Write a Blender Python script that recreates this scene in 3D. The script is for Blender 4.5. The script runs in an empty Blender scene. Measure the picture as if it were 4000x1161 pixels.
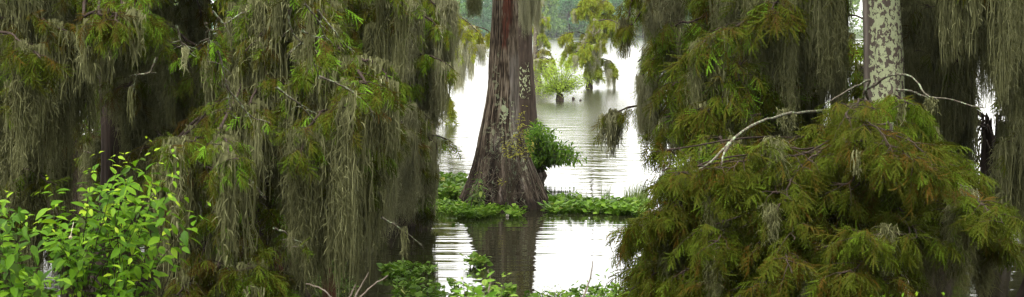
import bpy, math
import numpy as np

# ------------------------------------------------------------------ basics
rng = np.random.default_rng(11)
F, H, YH = 7464.0, 3.94, 110.0            # focal length (px of a 4000 px wide frame), eye height, horizon row
def P(px, py, d):                          # photo measurement + distance -> metres
    return np.array([(px - 2000.0) / F * d, d, H - (py - YH) / F * d])
def Wd(py):                                # distance of a point on the water
    return F * H / (py - YH)
def U(a, b, n=None): return rng.uniform(a, b, n)
def nrm(a): return a / np.maximum(np.linalg.norm(a, axis=-1, keepdims=True), 1e-9)

scene = bpy.context.scene
COL = scene.collection

class MB:
    """collects vertices, quads, triangles and a per-vertex tint, links them as one mesh"""
    def __init__(s): s.v, s.q, s.t, s.r, s.n, s.ex = [], [], [], [], 0, {}
    def add(s, v, q=None, t=None, r=0.5):
        v = np.asarray(v, float).reshape(-1, 3)
        if q is not None and len(q): s.q.append(np.asarray(q, np.int64).reshape(-1, 4) + s.n)
        if t is not None and len(t): s.t.append(np.asarray(t, np.int64).reshape(-1, 3) + s.n)
        s.v.append(v); s.r.append(np.broadcast_to(np.asarray(r, float), (len(v),))); s.n += len(v)
    def mesh(s, name, mat, off=(0, 0, 0), smooth=False):
        v = (np.concatenate(s.v) - np.asarray(off)).astype(np.float32)
        q = np.concatenate(s.q) if s.q else np.zeros((0, 4), np.int64)
        t = np.concatenate(s.t) if s.t else np.zeros((0, 3), np.int64)
        me = bpy.data.meshes.new(name)
        me.vertices.add(len(v)); me.vertices.foreach_set('co', v.ravel())
        idx = np.concatenate([q.ravel(), t.ravel()]).astype(np.int32)
        me.loops.add(len(idx)); me.loops.foreach_set('vertex_index', idx)
        st = np.concatenate([np.arange(len(q)) * 4, 4 * len(q) + np.arange(len(t)) * 3]).astype(np.int32)
        me.polygons.add(len(st)); me.polygons.foreach_set('loop_start', st)
        if smooth: me.polygons.foreach_set('use_smooth', np.ones(len(st), bool))
        a = me.attributes.new('tint', 'FLOAT', 'POINT')
        a.data.foreach_set('value', np.concatenate(s.r).astype(np.float32))
        for k, val in s.ex.items():
            a = me.attributes.new(k, 'FLOAT', 'POINT'); a.data.foreach_set('value', np.asarray(val, np.float32))
        me.update(calc_edges=True)
        me.materials.append(mat)
        return me
    def build(s, name, mat, parent=None, off=(0, 0, 0), smooth=False):
        o = bpy.data.objects.new(name, s.mesh(name, mat, off, smooth)); COL.objects.link(o)
        if parent: o.parent = parent
        return o

def tag(o, label=None, cat=None, group=None, kind=None):
    if label: o['label'] = label
    if cat: o['category'] = cat
    if group: o['group'] = group
    if kind: o['kind'] = kind
    return o
def empty(name, loc):
    o = bpy.data.objects.new(name, None); o.location = loc; o.empty_display_size = .2; COL.objects.link(o); return o

def tubes(mb, Pt, R, sides=5, r=0.5):
    """Pt (S,K,3) polylines, R (S,K) radii"""
    Pt = np.asarray(Pt, float); R = np.asarray(R, float)
    if Pt.ndim == 2: Pt = Pt[None]; R = R[None]
    S, K, _ = Pt.shape
    T = nrm(np.gradient(Pt, axis=1))
    mt = np.abs(nrm(T.mean(1)))
    ref = np.eye(3)[np.argmin(mt, axis=1)][:, None, :]
    A = nrm(np.cross(T, ref)); B = np.cross(T, A)
    th = np.arange(sides) / sides * 2 * np.pi
    ring = Pt[:, :, None] + R[:, :, None, None] * (A[:, :, None] * np.cos(th)[:, None] + B[:, :, None] * np.sin(th)[:, None])
    v = ring.reshape(-1, 3)
    i = np.arange(S)[:, None, None] * K * sides; k = np.arange(K - 1)[None, :, None] * sides; j = np.arange(sides)[None, None, :]
    j2 = (j + 1) % sides
    q = np.stack([i + k + j, i + k + j2, i + k + sides + j2, i + k + sides + j], -1).reshape(-1, 4)
    rr = np.repeat(np.broadcast_to(np.asarray(r, float), (S,)), K * sides)
    mb.add(v, q=q, r=rr)

def spline(pts, n):
    """Catmull-Rom through pts, n samples"""
    pts = np.asarray(pts, float)
    if len(pts) == 2: return pts[0] + (pts[1] - pts[0]) * np.linspace(0, 1, n)[:, None]
    p = np.vstack([2 * pts[0] - pts[1], pts, 2 * pts[-1] - pts[-2]])
    m = len(pts) - 1
    u = np.linspace(0, m - 1e-6, n); i = u.astype(int); t = (u - i)[:, None]
    a, b, c, d = p[i], p[i + 1], p[i + 2], p[i + 3]
    return .5 * (2 * b + (c - a) * t + (2 * a - 5 * b + 4 * c - d) * t ** 2 + (3 * b - a - 3 * c + d) * t ** 3)

def frames(d, up):
    X = nrm(d); Y = nrm(np.cross(up, X)); Z = np.cross(X, Y)
    return np.stack([X, Y, Z], -1)          # columns
def inst(mb, tpl, M, loc, r):
    tv, tq = tpl[0], tpl[1]; tr = tpl[2] if len(tpl) > 2 else 0.0
    n = len(loc)
    if n == 0: return
    v = np.einsum('nij,kj->nki', M, tv) + loc[:, None]
    q = (tq[None] + (np.arange(n) * len(tv))[:, None, None]).reshape(-1, 4)
    rr = np.clip(np.asarray(r)[:, None] + np.broadcast_to(tr, (n, len(tv))), 0, 1)
    mb.add(v, q=q, r=rr.ravel())
def inst_mix(mb, tpls, M, loc, r):
    k = rng.integers(0, len(tpls), len(loc))
    for i, t in enumerate(tpls):
        s = k == i; inst(mb, t, M[s], loc[s], np.asarray(r)[s])

def vnoise(x, y, seed=0, wrap=None):
    """smooth value noise, numpy"""
    g = np.random.default_rng(seed).random((256, 256))
    xi = np.floor(x).astype(int); yi = np.floor(y).astype(int); fx = x - xi; fy = y - yi
    fx = fx * fx * (3 - 2 * fx); fy = fy * fy * (3 - 2 * fy)
    w = wrap or 256
    X0, X1 = xi % w, (xi + 1) % w; Y0, Y1 = yi % 256, (yi + 1) % 256
    return (g[X0, Y0] * (1 - fx) + g[X1, Y0] * fx) * (1 - fy) + (g[X0, Y1] * (1 - fx) + g[X1, Y1] * fx) * fy
def smooth01(x, a, b):
    t = np.clip((x - a) / (b - a), 0, 1); return t * t * (3 - 2 * t)

# ------------------------------------------------------------------ materials
def new_mat(name):
    m = bpy.data.materials.new(name); m.use_nodes = True; nt = m.node_tree
    for n in list(nt.nodes): nt.nodes.remove(n)
    out = nt.nodes.new('ShaderNodeOutputMaterial')
    return m, nt, out
def N(nt, typ, **kw):
    n = nt.nodes.new(typ)
    for k, v in kw.items():
        if k in n.inputs.keys(): n.inputs[k].default_value = v
        else: setattr(n, k, v)
    return n
def ramp(nt, fac, stops, interp='LINEAR'):
    n = nt.nodes.new('ShaderNodeValToRGB'); cr = n.color_ramp; cr.interpolation = interp
    while len(cr.elements) > len(stops): cr.elements.remove(cr.elements[-1])
    while len(cr.elements) < len(stops): cr.elements.new(0.5)
    for e, (p, c) in zip(cr.elements, stops):
        e.position = p; e.color = (*c, 1) if len(c) == 3 else c
    if fac is not None: nt.links.new(fac, n.inputs['Fac'])
    return n.outputs['Color']
def attr(nt, name):
    return N(nt, 'ShaderNodeAttribute', attribute_name=name).outputs['Fac']
def math_(nt, op, a, b=None, c=None, clamp=False):
    n = nt.nodes.new('ShaderNodeMath'); n.operation = op; n.use_clamp = clamp
    for i, x in enumerate((a, b, c)):
        if x is None: continue
        if isinstance(x, (int, float)): n.inputs[i].default_value = x
        else: nt.links.new(x, n.inputs[i])
    return n.outputs[0]
def mixc(nt, fac, a, b):
    n = nt.nodes.new('ShaderNodeMix'); n.data_type = 'RGBA'
    for s, x in ((n.inputs['Factor'], fac), (n.inputs['A'], a), (n.inputs['B'], b)):
        if isinstance(x, (int, float)): s.default_value = x
        elif isinstance(x, tuple): s.default_value = (*x, 1)
        else: nt.links.new(x, s)
    return n.outputs['Result']
def noise(nt, scale=(1, 1, 1), detail=4, rough=.55, s=1.0):
    tc = N(nt, 'ShaderNodeTexCoord'); mp = N(nt, 'ShaderNodeMapping'); mp.inputs['Scale'].default_value = scale
    nt.links.new(tc.outputs['Object'], mp.inputs['Vector'])
    n = N(nt, 'ShaderNodeTexNoise'); n.inputs['Scale'].default_value = s; n.inputs['Detail'].default_value = detail; n.inputs['Roughness'].default_value = rough
    nt.links.new(mp.outputs['Vector'], n.inputs['Vector'])
    return n.outputs['Fac']

def leaf_mat(name, stops, trans=.35, rough=.55, spec=.25, nscale=1.2, namt=.25):
    m, nt, out = new_mat(name)
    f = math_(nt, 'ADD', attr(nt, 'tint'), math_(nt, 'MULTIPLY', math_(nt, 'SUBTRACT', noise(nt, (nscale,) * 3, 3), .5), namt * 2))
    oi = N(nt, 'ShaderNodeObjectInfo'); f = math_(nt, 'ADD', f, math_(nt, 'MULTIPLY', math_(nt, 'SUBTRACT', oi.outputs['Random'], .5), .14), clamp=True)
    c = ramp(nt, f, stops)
    b = N(nt, 'ShaderNodeBsdfPrincipled', Roughness=rough); b.inputs['Specular IOR Level'].default_value = spec
    nt.links.new(c, b.inputs['Base Color'])
    t = N(nt, 'ShaderNodeBsdfTranslucent'); nt.links.new(c, t.inputs['Color'])
    mx = N(nt, 'ShaderNodeMixShader', Fac=trans)
    nt.links.new(b.outputs[0], mx.inputs[1]); nt.links.new(t.outputs[0], mx.inputs[2]); nt.links.new(mx.outputs[0], out.inputs['Surface'])
    return m
def bark_mat(name, stops, scale=(14, 14, 1.3), lichen=None, lsc=9, lthr=(.52, .56), bump=.03, rough=.9, extra=None):
    m, nt, out = new_mat(name)
    n1 = noise(nt, scale, 6, .6); n2 = noise(nt, (1.5, 1.5, .7), 3)
    f = math_(nt, 'ADD', math_(nt, 'MULTIPLY', n1, .75), math_(nt, 'MULTIPLY', n2, .25))
    f = math_(nt, 'ADD', f, math_(nt, 'MULTIPLY', math_(nt, 'SUBTRACT', attr(nt, 'tint'), .5), .5), clamp=True)
    c = ramp(nt, f, stops)
    if extra: c = extra(nt, c, n1)
    if lichen:
        ln = noise(nt, (lsc, lsc, lsc * .7), 5, .65)
        c = mixc(nt, ramp(nt, ln, [(lthr[0], (0, 0, 0)), (lthr[1], (1, 1, 1))]), c, mixc(nt, n1, tuple(x * .7 for x in lichen), lichen))
    b = N(nt, 'ShaderNodeBsdfPrincipled', Roughness=rough); b.inputs['Specular IOR Level'].default_value = .15
    nt.links.new(c, b.inputs['Base Color'])
    bp = N(nt, 'ShaderNodeBump', Strength=.9, Distance=bump); nt.links.new(n1, bp.inputs['Height']); nt.links.new(bp.outputs[0], b.inputs['Normal'])
    nt.links.new(b.outputs[0], out.inputs['Surface'])
    return m

M = {}
CY = dict(spec=.06, rough=.7)
M['cyp_olive'] = leaf_mat('cypress_olive', [(0, (.070, .042, .008)), (.14, (.075, .066, .007)), (.5, (.082, .108, .008)), (.85, (.105, .185, .013)), (1, (.16, .32, .02))], **CY)
M['cyp_rust'] = leaf_mat('cypress_rust', [(0, (.095, .055, .007)), (.07, (.076, .062, .006)), (.25, (.058, .066, .005)), (.62, (.068, .092, .006)), (1, (.105, .17, .011))], **CY)
M['cyp_green'] = leaf_mat('cypress_green', [(0, (.10, .085, .008)), (.3, (.12, .135, .008)), (.65, (.12, .19, .012)), (1, (.17, .30, .02))], **CY)
M['cyp_lime'] = leaf_mat('cypress_lime', [(0, (.16, .14, .015)), (.35, (.22, .24, .02)), (.7, (.23, .31, .03)), (1, (.30, .40, .05))], trans=.45, **CY)
M['cyp_mid'] = leaf_mat('cypress_mid', [(0, (.085, .06, .006)), (.3, (.072, .085, .006)), (.65, (.085, .13, .008)), (1, (.13, .23, .014))], **CY)
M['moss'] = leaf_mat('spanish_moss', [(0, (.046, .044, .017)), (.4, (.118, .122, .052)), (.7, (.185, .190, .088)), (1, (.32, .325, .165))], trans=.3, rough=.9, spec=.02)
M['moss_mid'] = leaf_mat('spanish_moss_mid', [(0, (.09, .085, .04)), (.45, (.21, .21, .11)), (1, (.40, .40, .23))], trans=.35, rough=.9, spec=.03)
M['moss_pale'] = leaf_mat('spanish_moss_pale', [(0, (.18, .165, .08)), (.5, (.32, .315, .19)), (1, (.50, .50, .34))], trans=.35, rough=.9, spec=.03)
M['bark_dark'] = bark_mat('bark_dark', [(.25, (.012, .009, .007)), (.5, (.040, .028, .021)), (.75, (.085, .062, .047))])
M['bark_twig'] = bark_mat('bark_twig', [(.2, (.035, .026, .019)), (.5, (.085, .066, .048)), (.8, (.17, .14, .105))], (9, 9, 9), lichen=(.22, .25, .16), lsc=16, lthr=(.56, .6), bump=.004)
M['bark_lichen_twig'] = bark_mat('bark_lichen_twig', [(.25, (.030, .024, .018)), (.5, (.105, .09, .066)), (.75, (.22, .20, .15))], (16, 16, 16), lichen=(.27, .33, .20), lsc=22, lthr=(.53, .58), bump=.004)
def lichen_extra(nt, c, n1):
    pt = noise(nt, (19, 19, 13), 6, .62)
    f = math_(nt, 'ADD', pt, math_(nt, 'MULTIPLY', math_(nt, 'SUBTRACT', attr(nt, 'lich'), 1.), .40))
    dark = ramp(nt, math_(nt, 'MULTIPLY', attr(nt, 'lich'), .5), [(.15, (0, 0, 0)), (.4, (.8, .8, .8))])
    c = mixc(nt, dark, c, (.05, .036, .027))
    return mixc(nt, ramp(nt, f, [(.475, (0, 0, 0)), (.51, (1, 1, 1))]), c, mixc(nt, noise(nt, (30, 30, 30), 3), (.28, .32, .17), (.52, .56, .35)))
M['bark_lichen'] = bark_mat('bark_lichen', [(.2, (.14, .11, .09)), (.5, (.33, .28, .24)), (.8, (.48, .43, .38))], (16, 16, 2.5), bump=.012, extra=lichen_extra)

def main_extra(nt, c, n1):
    fib = noise(nt, (32, 32, 2.6), 5, .6)
    c = mixc(nt, attr(nt, 'pale'), c, ramp(nt, fib, [(.3, (.11, .09, .078)), (.5, (.24, .21, .18)), (.75, (.37, .335, .295))]))
    c = mixc(nt, attr(nt, 'red'), c, ramp(nt, fib, [(.3, (.055, .020, .013)), (.55, (.135, .048, .031)), (.8, (.21, .085, .055))]))
    c = mixc(nt, attr(nt, 'wet'), c, ramp(nt, fib, [(.3, (.008, .006, .005)), (.6, (.034, .024, .018)), (.85, (.10, .074, .054))]))
    c = mixc(nt, attr(nt, 'lich'), c, mixc(nt, noise(nt, (22, 22, 22), 3), (.28, .32, .17), (.50, .55, .36)))
    return c
M['bark_main'] = bark_mat('bark_main', [(.27, (.022, .015, .011)), (.42, (.075, .055, .038)), (.56, (.180, .138, .098)), (.78, (.34, .28, .215))], (24, 24, 4.2), bump=.035, extra=main_extra)
M['bush_green'] = leaf_mat('glossy_bush', [(0, (.05, .12, .008)), (.5, (.12, .25, .015)), (1, (.26, .40, .045))], .4, .45, .2)
M['button'] = leaf_mat('buttonbush_leaf', [(0, (.05, .075, .008)), (.2, (.05, .13, .006)), (.5, (.095, .215, .006)), (.85, (.18, .33, .012)), (1, (.30, .42, .022))], .4, .5, .15, 3., .3)
M['lime_bush'] = leaf_mat('lime_bush', [(0, (.16, .22, .02)), (.5, (.25, .36, .035)), (1, (.36, .46, .07))], .5)
M['hyacinth'] = leaf_mat('hyacinth_leaf', [(0, (.06, .14, .008)), (.5, (.13, .26, .015)), (.85, (.24, .38, .05)), (1, (.42, .42, .10))], .35, .45, .2)
M['sapling'] = leaf_mat('sapling_leaf', [(0, (.20, .20, .03)), (.5, (.28, .28, .04)), (1, (.38, .36, .07))], .45)
M['vine'] = leaf_mat('vine_leaf', [(0, (.06, .12, .025)), (.6, (.14, .21, .05)), (1, (.28, .36, .06))], .35)
M['bright'] = leaf_mat('bright_leaf', [(0, (.12, .30, .02)), (.6, (.20, .40, .03)), (1, (.34, .48, .07))], .45)
M['grass'] = leaf_mat('grass_blade', [(0, (.10, .16, .03)), (.6, (.17, .25, .05)), (1, (.30, .33, .10))], .4)
FAR0 = leaf_mat('bank_leaf', [(0, (.025, .05, .015)), (.5, (.045, .09, .02)), (1, (.08, .14, .03))], .15)
FAR = [leaf_mat('far_leaf_%d' % i, s, .25, .7, .1, .12, .2) for i, s in enumerate([
    [(0, (.04, .10, .02)), (.5, (.07, .18, .03)), (1, (.13, .26, .04))],
    [(0, (.07, .12, .015)), (.5, (.13, .21, .02)), (1, (.20, .29, .04))],
    [(0, (.025, .075, .03)), (.5, (.045, .13, .045)), (1, (.08, .18, .06))],
    [(0, (.07, .14, .03)), (.5, (.12, .22, .045)), (1, (.18, .29, .07))]])]
def plain(name, stops, scale=(3, 3, 3), rough=.9, bump=.02):
    return bark_mat(name, stops, scale, bump=bump, rough=rough)
M['soil'] = plain('bank_soil', [(.3, (.03, .022, .014)), (.6, (.07, .055, .03)), (.8, (.06, .075, .025))], (2, 2, 2))
M['shore'] = plain('shore_soil', [(.3, (.03, .045, .02)), (.7, (.07, .09, .03))], (.1, .1, .1))
M['knee'] = bark_mat('knee_bark', [(.25, (.03, .014, .010)), (.5, (.10, .040, .024)), (.8, (.19, .085, .05))], (16, 16, 3), bump=.015)
M['log'] = bark_mat('log_wood', [(.25, (.06, .035, .015)), (.5, (.19, .11, .05)), (.8, (.30, .19, .09))], (3, 25, 25), bump=.015)
M['dead'] = bark_mat('dead_twig', [(.2, (.09, .07, .052)), (.5, (.22, .18, .14)), (.8, (.36, .31, .26))], (20, 20, 20), bump=.003)
M['cream'] = plain('cream', [(.3, (.55, .50, .33)), (.7, (.75, .70, .50))], (80, 80, 80), .8, .006)
M['pale_float'] = plain('pale_float', [(.3, (.50, .45, .38)), (.7, (.70, .66, .58))], (20, 20, 20), .5, .004)

# ------------------------------------------------------------------ templates
def rhomb(p, d, side, L, w):
    """flat leaflet: base p, direction d, half width w"""
    d = nrm(np.asarray(d, float)); side = np.asarray(side, float)
    return [p, p + d * L * .5 + side * w, p + d * L, p + d * L * .5 - side * w]
def cyp_twig(hq, seed):
    """a cypress twig, length 1 along +X: branchlets in two ranks, each a small feather"""
    g = np.random.default_rng(seed); V = []; R = []
    nb = 9
    for i in range(nb):
        x = .05 + .95 * i / (nb - 1)
        s = 1 if i % 2 else -1
        ang = math.radians((g.uniform(35, 75)) * (1 - .5 * x)) * s if i < nb - 1 else g.uniform(-.1, .1)
        L = g.uniform(.42, .66) * (1 - .3 * x)
        p0 = np.array([x, 0, -.22 * x * x])
        d = np.array([math.cos(ang), math.sin(ang), g.uniform(-.7, .15)]); d = nrm(d)
        sd = nrm(np.cross([0, 0, 1.], d) + g.normal(0, .35, 3)); dr = g.uniform(.25, .9)
        def pt(t): return p0 + d * L * t + np.array([0, 0, -dr * L * t * t])
        tint = g.uniform(-.16, .16)
        if hq:
            for a, b in ((0, .36), (.36, .7), (.7, 1.0)):
                wa, wb = .026 * (1 - .5 * a), .026 * (1 - .6 * b)
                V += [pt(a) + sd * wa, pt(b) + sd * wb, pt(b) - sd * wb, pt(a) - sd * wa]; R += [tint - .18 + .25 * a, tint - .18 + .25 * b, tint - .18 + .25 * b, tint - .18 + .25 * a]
            nl = 5
            for k in range(nl):
                t = .12 + .82 * k / (nl - 1)
                for sg in (1, -1):
                    ll = .10 * (1 - .35 * t) * g.uniform(.75, 1.2)
                    dd = nrm(d * .9 + sd * sg * .75 + np.array([0, 0, -dr * t * 1.2 + g.uniform(-.3, .1)]))
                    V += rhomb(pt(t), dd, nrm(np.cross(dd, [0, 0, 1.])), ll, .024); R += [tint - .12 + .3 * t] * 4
        else:
            for a, b in ((0, .5), (.5, 1.)):
                wa, wb = (.02, .05) if a == 0 else (.05, .012)
                V += [pt(a) + sd * wa, pt(b) + sd * wb, pt(b) - sd * wb, pt(a) - sd * wa]; R += [tint - .1, tint + .1, tint + .1, tint - .1]
            tt = pt(.8) - pt(.3)
            dd = nrm(tt * 3 + sd * .8); V += rhomb(pt(.3), dd, nrm(np.cross(dd, [0, 0, 1.])), .14, .03); R += [tint + .08] * 4
            dd = nrm(tt * 3 - sd * .8); V += rhomb(pt(.4), dd, nrm(np.cross(dd, [0, 0, 1.])), .14, .03); R += [tint + .08] * 4
    # the stem
    n = 4; xs = np.linspace(-.15, 1, n + 1)
    for a, b in zip(xs[:-1], xs[1:]):
        pa, pb = np.array([a, 0, -.22 * a * abs(a)]), np.array([b, 0, -.22 * b * abs(b)])
        V += [pa + [0, .008, 0], pb + [0, .008, 0], pb - [0, .008, 0], pa - [0, .008, 0]]; R += [-.3] * 4
    V = np.array(V); return V, np.arange(len(V)).reshape(-1, 4), np.array(R)
TW = {'H': [cyp_twig(True, s) for s in range(4)], 'M': [cyp_twig(False, 10 + s) for s in range(4)]}

def moss_tpl(L, Wd_, ns, nf, wid, seed, K=9):
    g = np.random.default_rng(seed); V = []; Q = []; R = []; n = 0
    a = g.uniform(0, 2 * np.pi, ns); rad = np.sqrt(g.random(ns))
    x0 = np.cos(a) * rad * Wd_ * .5; y0 = np.sin(a) * rad * Wd_ * .35
    ln = L * (.35 + .65 * g.beta(1.6, 1.6, ns)); ln[:max(2, ns // 10)] = L * g.uniform(.9, 1.05, max(2, ns // 10))
    s = np.linspace(0, 1, K)
    wig = np.cumsum(g.normal(0, .0095, (ns, K, 2)), axis=1) * (1 + .2 * L)
    sway = np.cumsum(g.normal(0, .008, (1, K, 2)), axis=1) * L
    pull = (1 - .45 * s)[None]
    X = x0[:, None] * pull + wig[..., 0] + sway[..., 0]; Y = y0[:, None] * pull + wig[..., 1] + sway[..., 1]
    Z = -s[None] * ln[:, None] + g.uniform(-.03, .05, ns)[:, None]
    Pt = np.stack([X, Y, Z], -1)
    yaw = g.uniform(0, np.pi, ns)[:, None] + np.cumsum(g.normal(0, .35, (ns, K)), 1)
    w = wid * g.uniform(.6, 1.4, ns)[:, None] * (1 - .55 * s)[None] * g.uniform(.6, 1.3, (ns, K))
    sd = np.stack([np.cos(yaw), np.sin(yaw), np.zeros_like(yaw)], -1) * w[..., None] * .5
    tt = g.normal(0, .14, ns)
    v = np.stack([Pt - sd, Pt + sd], 2).reshape(-1, 3)
    i = np.arange(ns)[:, None] * K * 2; k = np.arange(K - 1)[None] * 2
    q = np.stack([i + k, i + k + 1, i + k + 3, i + k + 2], -1).reshape(-1, 4)
    V.append(v); Q.append(q); R.append(np.repeat(tt, K * 2)); n = len(v)
    # fuzz: short curls off the strands
    si = g.integers(0, ns, nf); ki = g.integers(0, K - 1, nf); fr = g.random(nf)[:, None]
    p = Pt[si, ki] * (1 - fr) + Pt[si, ki + 1] * fr
    an = g.uniform(0, 2 * np.pi, nf); o = np.stack([np.cos(an), np.sin(an), g.uniform(-1.6, -.1, nf)], -1); o = nrm(o)
    l = g.uniform(.04, .12, nf)[:, None]
    p1 = p + o * l * .5 + g.normal(0, .006, (nf, 3)); p2 = p1 + nrm(o + np.array([0, 0, -.9])) * l * .5
    sd = nrm(np.cross(o, g.normal(0, 1, (nf, 3)))) * (wid * .36)
    v = np.stack([p - sd, p + sd, p1 - sd * .8, p1 + sd * .8, p2 - sd * .3, p2 + sd * .3], 1).reshape(-1, 3)
    b = np.arange(nf)[:, None] * 6
    q = np.concatenate([b + [0, 1, 3, 2], b + [2, 3, 5, 4]]) + n
    V.append(v); Q.append(q); R.append(np.repeat(g.normal(.06, .12, nf), 6))
    return np.concatenate(V), np.concatenate(Q), np.concatenate(R)
MC = [.45, .85, 1.5]                         # length classes
MT = {'H': [[moss_tpl(L, .15, 46 + int(16 * L), int(300 + 340 * L), .0062, 100 + 10 * i + s, 8 + int(4 * L)) for s in range(5)] for i, L in enumerate(MC)],
      'M': [[moss_tpl(L, .17, 20, int(30 + 30 * L), .017, 200 + 10 * i + s, 7) for s in range(4)] for i, L in enumerate(MC)]}
MMESH = {}
def moss_mesh(q, i, s, mat):
    k = (q, i, s, mat)
    if k not in MMESH:
        mb = MB(); t = MT[q][i][s]; mb.add(t[0], q=t[1], r=np.clip(t[2] + .5, 0, 1)); MMESH[k] = mb.mesh('moss_festoon', M[mat])
    return MMESH[k]

def leaf_tpl(L=1., W=.42, fold=.12, curl=.18, K=4, blunt=1.0):
    """ovate leaf along +X, folded on the midrib"""
    s = np.linspace(0, 1, K + 1); w = W * .5 * np.sin(np.pi * s ** (.8 / blunt)) ** .9; w[0] = .02; w[-1] = 0.0
    z = -curl * s * s
    mid = np.stack([s * L, 0 * s, z], -1); l = np.stack([s * L, w, z + fold * w / W], -1); r = np.stack([s * L, -w, z + fold * w / W], -1)
    V = np.concatenate([mid, l, r]); k = np.arange(K); n = K + 1
    Q = np.concatenate([np.stack([k, k + 1, n + k + 1, n + k], -1), np.stack([k, 2 * n + k, 2 * n + k + 1, k + 1], -1)])
    return V, Q, np.zeros(len(V))
LEAF = [leaf_tpl(), leaf_tpl(W=.48, curl=.3), leaf_tpl(W=.38, curl=.08, fold=.2)]
LANCE = [leaf_tpl(W=.22, curl=.3), leaf_tpl(W=.26, curl=.45), leaf_tpl(W=.2, curl=.15)]
ROUND = [leaf_tpl(W=.85, curl=.1, fold=-.2, blunt=1.25), leaf_tpl(W=.95, curl=.2, fold=-.25, blunt=1.2)]
CLUMP = [leaf_tpl(W=.7, curl=.35, K=2), leaf_tpl(W=.6, curl=.2, K=2, fold=.3)]

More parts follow.
